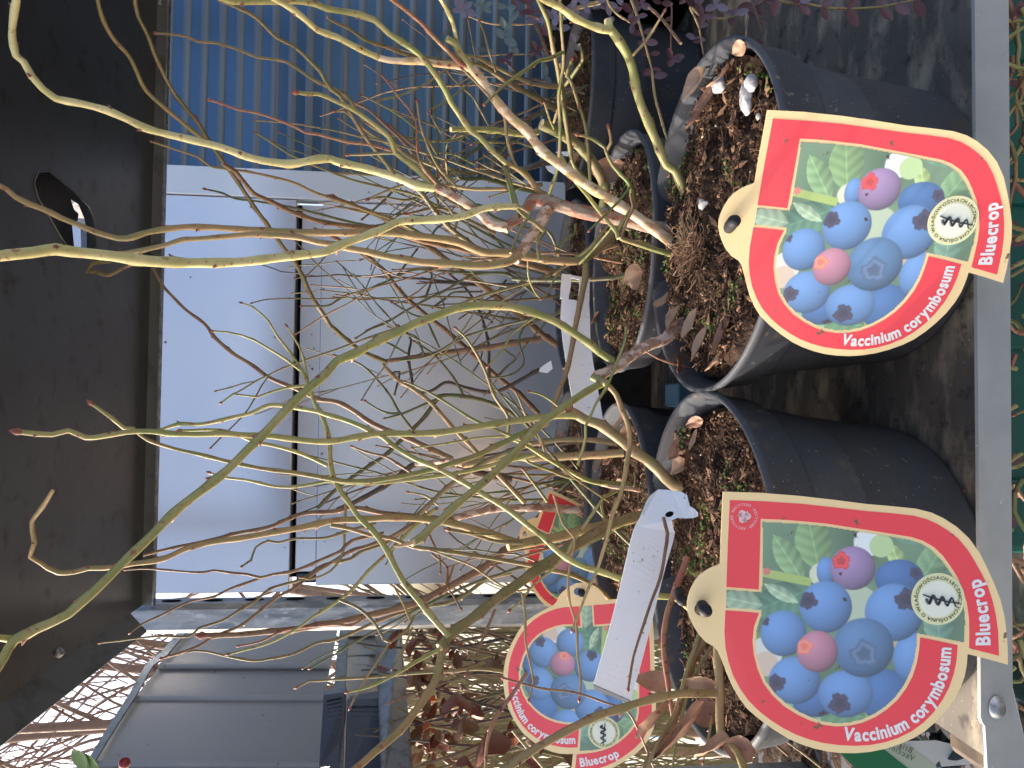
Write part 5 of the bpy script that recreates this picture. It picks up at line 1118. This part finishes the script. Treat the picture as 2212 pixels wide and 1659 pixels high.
def cardtext(txt, p0, p1, size, m):
    A_ = W(*z3(*p0), .399); B_ = W(*z3(*p1), .399); d = (B_-A_).normalized(); n_ = d.cross(Vector((0,1,0))).normalized(); L = (B_-A_).length
    vs = []; fs = []; adv = [advance(c) for c in txt]; tot = sum(adv); s_ = 0; sz = L/tot
    for ch, ad in zip(txt, adv):
        if (ch,.0) not in GL: GL[(ch,.0)] = glyph(ch, .0)
        gv, gf = GL[(ch,.0)]; b = len(vs)
        for gx, gy in gv: vs.append(A_+d*(s_+gx)*sz-n_*gy*sz)
        fs += [tuple(i+b for i in f) for f in gf]; s_ += ad
    mobj('card_text', vs, fs, m, cd)
cardtext('Vaccini', (1100,1090), (850,960), 30, M_INK); cardtext('Brig', (1085,1010), (940,940), 30, M_INK)
# dark blue-green leaves beneath
dl = empty('dark_leaved_shrub', W(1980,1600,.42), 'shrub with glossy dark blue-green leaves below the shelf corner', 'shrub')
M_DL = mat('leaf_dark_blue', (.035,.045,.085), .3, noise_=[(40,3,.4,.7,(.03,.06,.04),None)]); meDL = small_leaf_mesh(M_DL)
for k in range(46):
    o = bpy.data.objects.new('leaf', meDL); COL.objects.link(o); o.parent = dl; L = rnd.uniform(.02,.036)
    c = W(rnd.uniform(1960,2120), rnd.uniform(1535,1680), rnd.uniform(.39,.45)); c.z = min(c.z, CZ-.29)
    o.matrix_basis = Matrix.Translation(c-dl.location) @ Matrix.Rotation(rnd.uniform(0,6.28),4,'Y') @ Matrix.Rotation(rnd.uniform(-.9,.9),4,'X') @ Matrix.Scale(L,4)
# ------------------------------------------------------------------ bare saplings and hedge at the left, behind the bin
M_TR = mat('sapling_bark', (.20,.12,.085), .7, noise_=[(12,4,.4,.65,(.30,.20,.15),(1,1,.3)),(60,4,.6,.7,(.10,.06,.05),None)], bump=(60,5,.5,.004,(1,1,.4)))
M_TW = mat('hedge_twig', (.17,.12,.055), .7, noise_=[(8,3,.4,.65,(.28,.25,.09),None)])
rnd = random.Random(77)
def sapling(py, y, r, lab, lean):
    b = W(500, py, y); root = empty('bare_sapling', (b.x, y, 0), lab, 'sapling', 'bare saplings behind the bin')
    P = []; q = Vector((b.x, y, 0)); d = Vector((lean, 0, 1)).normalized()
    for i in range(22):
        P.append((*q, r*(1-.022*i))); d = (d+Vector((rnd.gauss(0,.03), rnd.gauss(0,.03), 0))).normalized(); q = q+d*.2
    g = G(); tube(g, catmull(P,.08), 10, 0, None, .12, 3); g.obj('trunk', M_TR, root, True)
    for k in range(22):
        i = rnd.randint(3, 19); c = Vector(P[i][:3]); rr3 = P[i][3]*rnd.uniform(.25,.55); d = Vector((rnd.choice((-1,1))*rnd.uniform(.3,.9), rnd.uniform(-.4,.5), 1)).normalized(); PP = []
        for j in range(14):
            PP.append((*c, rr3*(1-.05*j))); d = (d+Vector((rnd.gauss(0,.1), rnd.gauss(0,.07), rnd.gauss(0,.06)))).normalized(); c = c+d*.09
        g = G(); tube(g, catmull(PP,.05), 6, 0, None, 0, k)
        if k % 2 == 0:
            for z_ in range(5):
                c2_ = Vector(PP[rnd.randint(3,12)][:3]); d2 = (d+Vector((rnd.uniform(-1,1),rnd.uniform(-.4,.4),rnd.uniform(-.3,.6)))).normalized(); P3 = []
                for j in range(7): P3.append((*c2_, rr3*.3*(1-.1*j))); d2 = (d2+Vector((rnd.gauss(0,.2),0,rnd.gauss(0,.15)))).normalized(); c2_ = c2_+d2*.05
                tube(g, P3, 4, 0)
        g.obj('limb', M_TR, root, True)
SP = []
SP = [(1360,2.2,.012,.05,'thinnest bare sapling, next to the galvanised post'),(1400,2.5,.022,-.04,'slim bare sapling just left of the post'),(1455,2.1,.020,.10,'dark leaning bare sapling left of the post'),(1500,2.6,.026,.02,'rough-barked bare sapling above the bin edge'),
      (1540,2.0,.016,-.10,'slanting bare sapling over the middle of the bin'),(1575,2.4,.024,.05,'thick brown bare sapling, second from the lower edge'),(1625,2.1,.022,-.02,'pinkish-brown bare sapling near the lower left corner'),(1665,2.5,.026,.04,'bare sapling cut off by the lower left corner')]
for py, y, r, lean, lab in SP: sapling(py, y, r*.72, lab, lean)
# fine hedge of bare twigs (uncountable)
g = G()
def hedge_twig(x, y, z, L, r, lean):
    P = []; q = Vector((x,y,z)); d = Vector((lean, rnd.uniform(-.1,.1), 1)).normalized()
    for j in range(7): P.append((*q, r*(1-.1*j))); d = (d+Vector((rnd.gauss(0,.12), rnd.gauss(0,.08), 0))).normalized(); q = q+d*L/6
    tube(g, P, 4, 0)
for k in range(210):
    y = rnd.uniform(2.2,4.2); py = rnd.uniform(1335,1900); c = W(rnd.uniform(-200,650), py, y); hedge_twig(c.x, y, c.z, rnd.uniform(.4,1.1), rnd.uniform(.002,.006), rnd.gauss(0,.22))
o = g.obj('twig_thicket', M_TR); tag(o, 'thicket of fine bare twigs against the bright sky', 'thicket', kind='stuff')
g = G()
for k in range(560):
    y = rnd.uniform(1.3,2.4); py = rnd.uniform(1340,1900); c = W(rnd.uniform(880,1500), py, y); hedge_twig(c.x, y, c.z-.2, rnd.uniform(.25,.7), rnd.uniform(.0015,.0042), rnd.gauss(0,.20))
o = g.obj('low_hedge', M_TW); tag(o, 'low hedge of thin yellow-green twigs behind the sideways label', 'hedge', kind='stuff')
hp = empty('brown_leaved_shrub', W(1050,1600,1.5)*1, 'shrub with withered red-brown leaves between the bin and the sideways label', 'shrub'); BUSH['S'] = hp
M_SL = [mat('withered_leaf_red', (.20,.055,.03), .55), mat('withered_leaf_brown', (.16,.09,.04), .6, noise_=[(20,3,.4,.6,(.24,.12,.05),None)]), mat('withered_leaf_orange', (.42,.12,.04), .5)]
SLM = []
for i_, m in enumerate(M_SL+M_SL):
    g_ = leafmesh(1, .42, 1.0+i_*.25, .9, 7+i_*5); me = bpy.data.meshes.new('leaf'); me.from_pydata([tuple(v) for v in g_.v], [], g_.f); me.materials.append(m)
    for p in me.polygons: p.use_smooth = True
    SLM.append(me)
for k in range(170):
    a_, b_ = (rnd.gauss(945,40), rnd.uniform(1345,1659)) if k < 110 else (rnd.uniform(880,1250), rnd.uniform(1345,1670))
    c = W(a_, b_, rnd.uniform(.95,1.25)); o = bpy.data.objects.new('leaf', SLM[rnd.choice((0,0,1,1,1,2,3,4,4))]); COL.objects.link(o); o.parent = hp
    o.matrix_basis = Matrix.Translation(c-hp.location) @ Matrix.Rotation(rnd.uniform(0,6.28),4,'Y') @ Matrix.Rotation(rnd.uniform(-1,1),4,'X') @ Matrix.Scale(rnd.uniform(.022,.045),4)
for k in range(40):
    b_ = rnd.uniform(1345,1700); q = W(rnd.uniform(1150,1300), b_, rnd.uniform(.95,1.2)); P = []; d = Vector((rnd.gauss(0,.35), rnd.uniform(-.1,.1), 1)).normalized()
    for j in range(10): P.append((*q, .0028*(1-.06*j))); d = (d+Vector((rnd.gauss(0,.1),rnd.gauss(0,.05),0))).normalized(); q = q+d*.03
    g = G(); tube(g, catmull(P,.02), 6, 0, None, 0, k); g.obj('branch', BK[rnd.choice(('brown','olive','dark'))], hp, True)
for s_, L, k_, a in (('g:800,900',.105,0,1.4),('g:1150,560',.075,1,1.4),('g:870,1170',.09,1,1.2),('g:1100,1300',.14,0,1.0),('g:320,400',.06,0,.3),('g:900,1540',.06,0,1.7),('g:340,600',.05,0,.5)):
    p = pts(s_)[0]; c = W(*p, .95); o = bpy.data.objects.new('large_leaf', SLM[k_]); COL.objects.link(o); o.parent = hp
    o.matrix_basis = Matrix.Translation(c-hp.location) @ Matrix.Rotation(a+math.pi,4,'Y') @ Matrix.Rotation(.3,4,'X') @ Matrix.Scale(L,4)
# green leaves and a berry at the lower left corner
gl = empty('green_leaved_shrub', W(215,1740,.6), 'sprig with small green leaves and one dark red berry in the lower left corner', 'shrub'); BUSH['G'] = gl
M_GL = mat('leaf_green', (.20,.32,.10), .4, noise_=[(60,3,.55,.65,(.16,.10,.04),None)]); meGL = small_leaf_mesh(M_GL)
for s_, L, a in (('h:150,1040',.024,.0),('h:90,1050',.021,-.5),('h:60,1070',.019,-1.2)):
    p = pts(s_)[0]; c = W(*p, .60); o = bpy.data.objects.new('leaf', meGL); COL.objects.link(o); o.parent = gl
    d = (Xc*-1*math.cos(a)+Yc*math.sin(a)*-1+Yc*.5).normalized(); u_ = -fw; s2 = d.cross(u_).normalized()
    mw = Matrix((s2*L, d*L, s2.cross(d)*L)).transposed().to_4x4(); mw.translation = c-gl.location; o.matrix_basis = mw
p = pts('h:310,1012')[0]; bm = bmesh.new(); bmesh.ops.create_uvsphere(bm, u_segments=16, v_segments=10, radius=.0045); me = bpy.data.meshes.new('berry'); bm.to_mesh(me); bm.free(); me.materials.append(mat('berry_red',(.25,.02,.03),.25))
for q in me.polygons: q.use_smooth = True
o = bpy.data.objects.new('berry', me); COL.objects.link(o); o.parent = gl; o.location = W(*p,.6)-gl.location
branch('G','dark',.6,.6,4,4,'h:240,1060 280,1015 310,1010'); branch('G','green',.6,.6,5,4,'h:140,1120 150,1040'); branch('G','dark',.62,.6,14,5,'h:5600,1300 4000,1280 2500,1250 1200,1220 500,1180 240,1130 140,1120'); branch('G','dark',.6,.6,5,4,'h:500,1180 350,1110 240,1060')
# distant coloured pieces on the paving beyond the hedge
for px, py, y, sx, sz, c, nm, lab in ((1010,1380,4.6,.35,.25,(.75,.75,.78),'white_box','white box on the paving beyond the low hedge'),(985,1400,4.2,.10,.16,(.7,.14,.04),'orange_crate','small orange crate on the paving beyond the low hedge'),(1010,1575,3.4,.16,.3,(.02,.22,.42),'blue_sack','blue sack on the paving beyond the low hedge'),(960,1540,3.9,.16,.14,(.75,.78,.8),'white_bucket','white tub on the paving left of the blue sack')):
    p = W(px, py, y); g = G(); zz = max(0, p.z-sz/2)*0
    g.box((p.x-sx/2, y, 0), (p.x+sx/2, y+sx, sz+.2)); o = g.obj(nm, mat(nm+'_plastic', c, .5)); bevel(o, .02, 3); tag(o, lab, nm.split('_')[1])
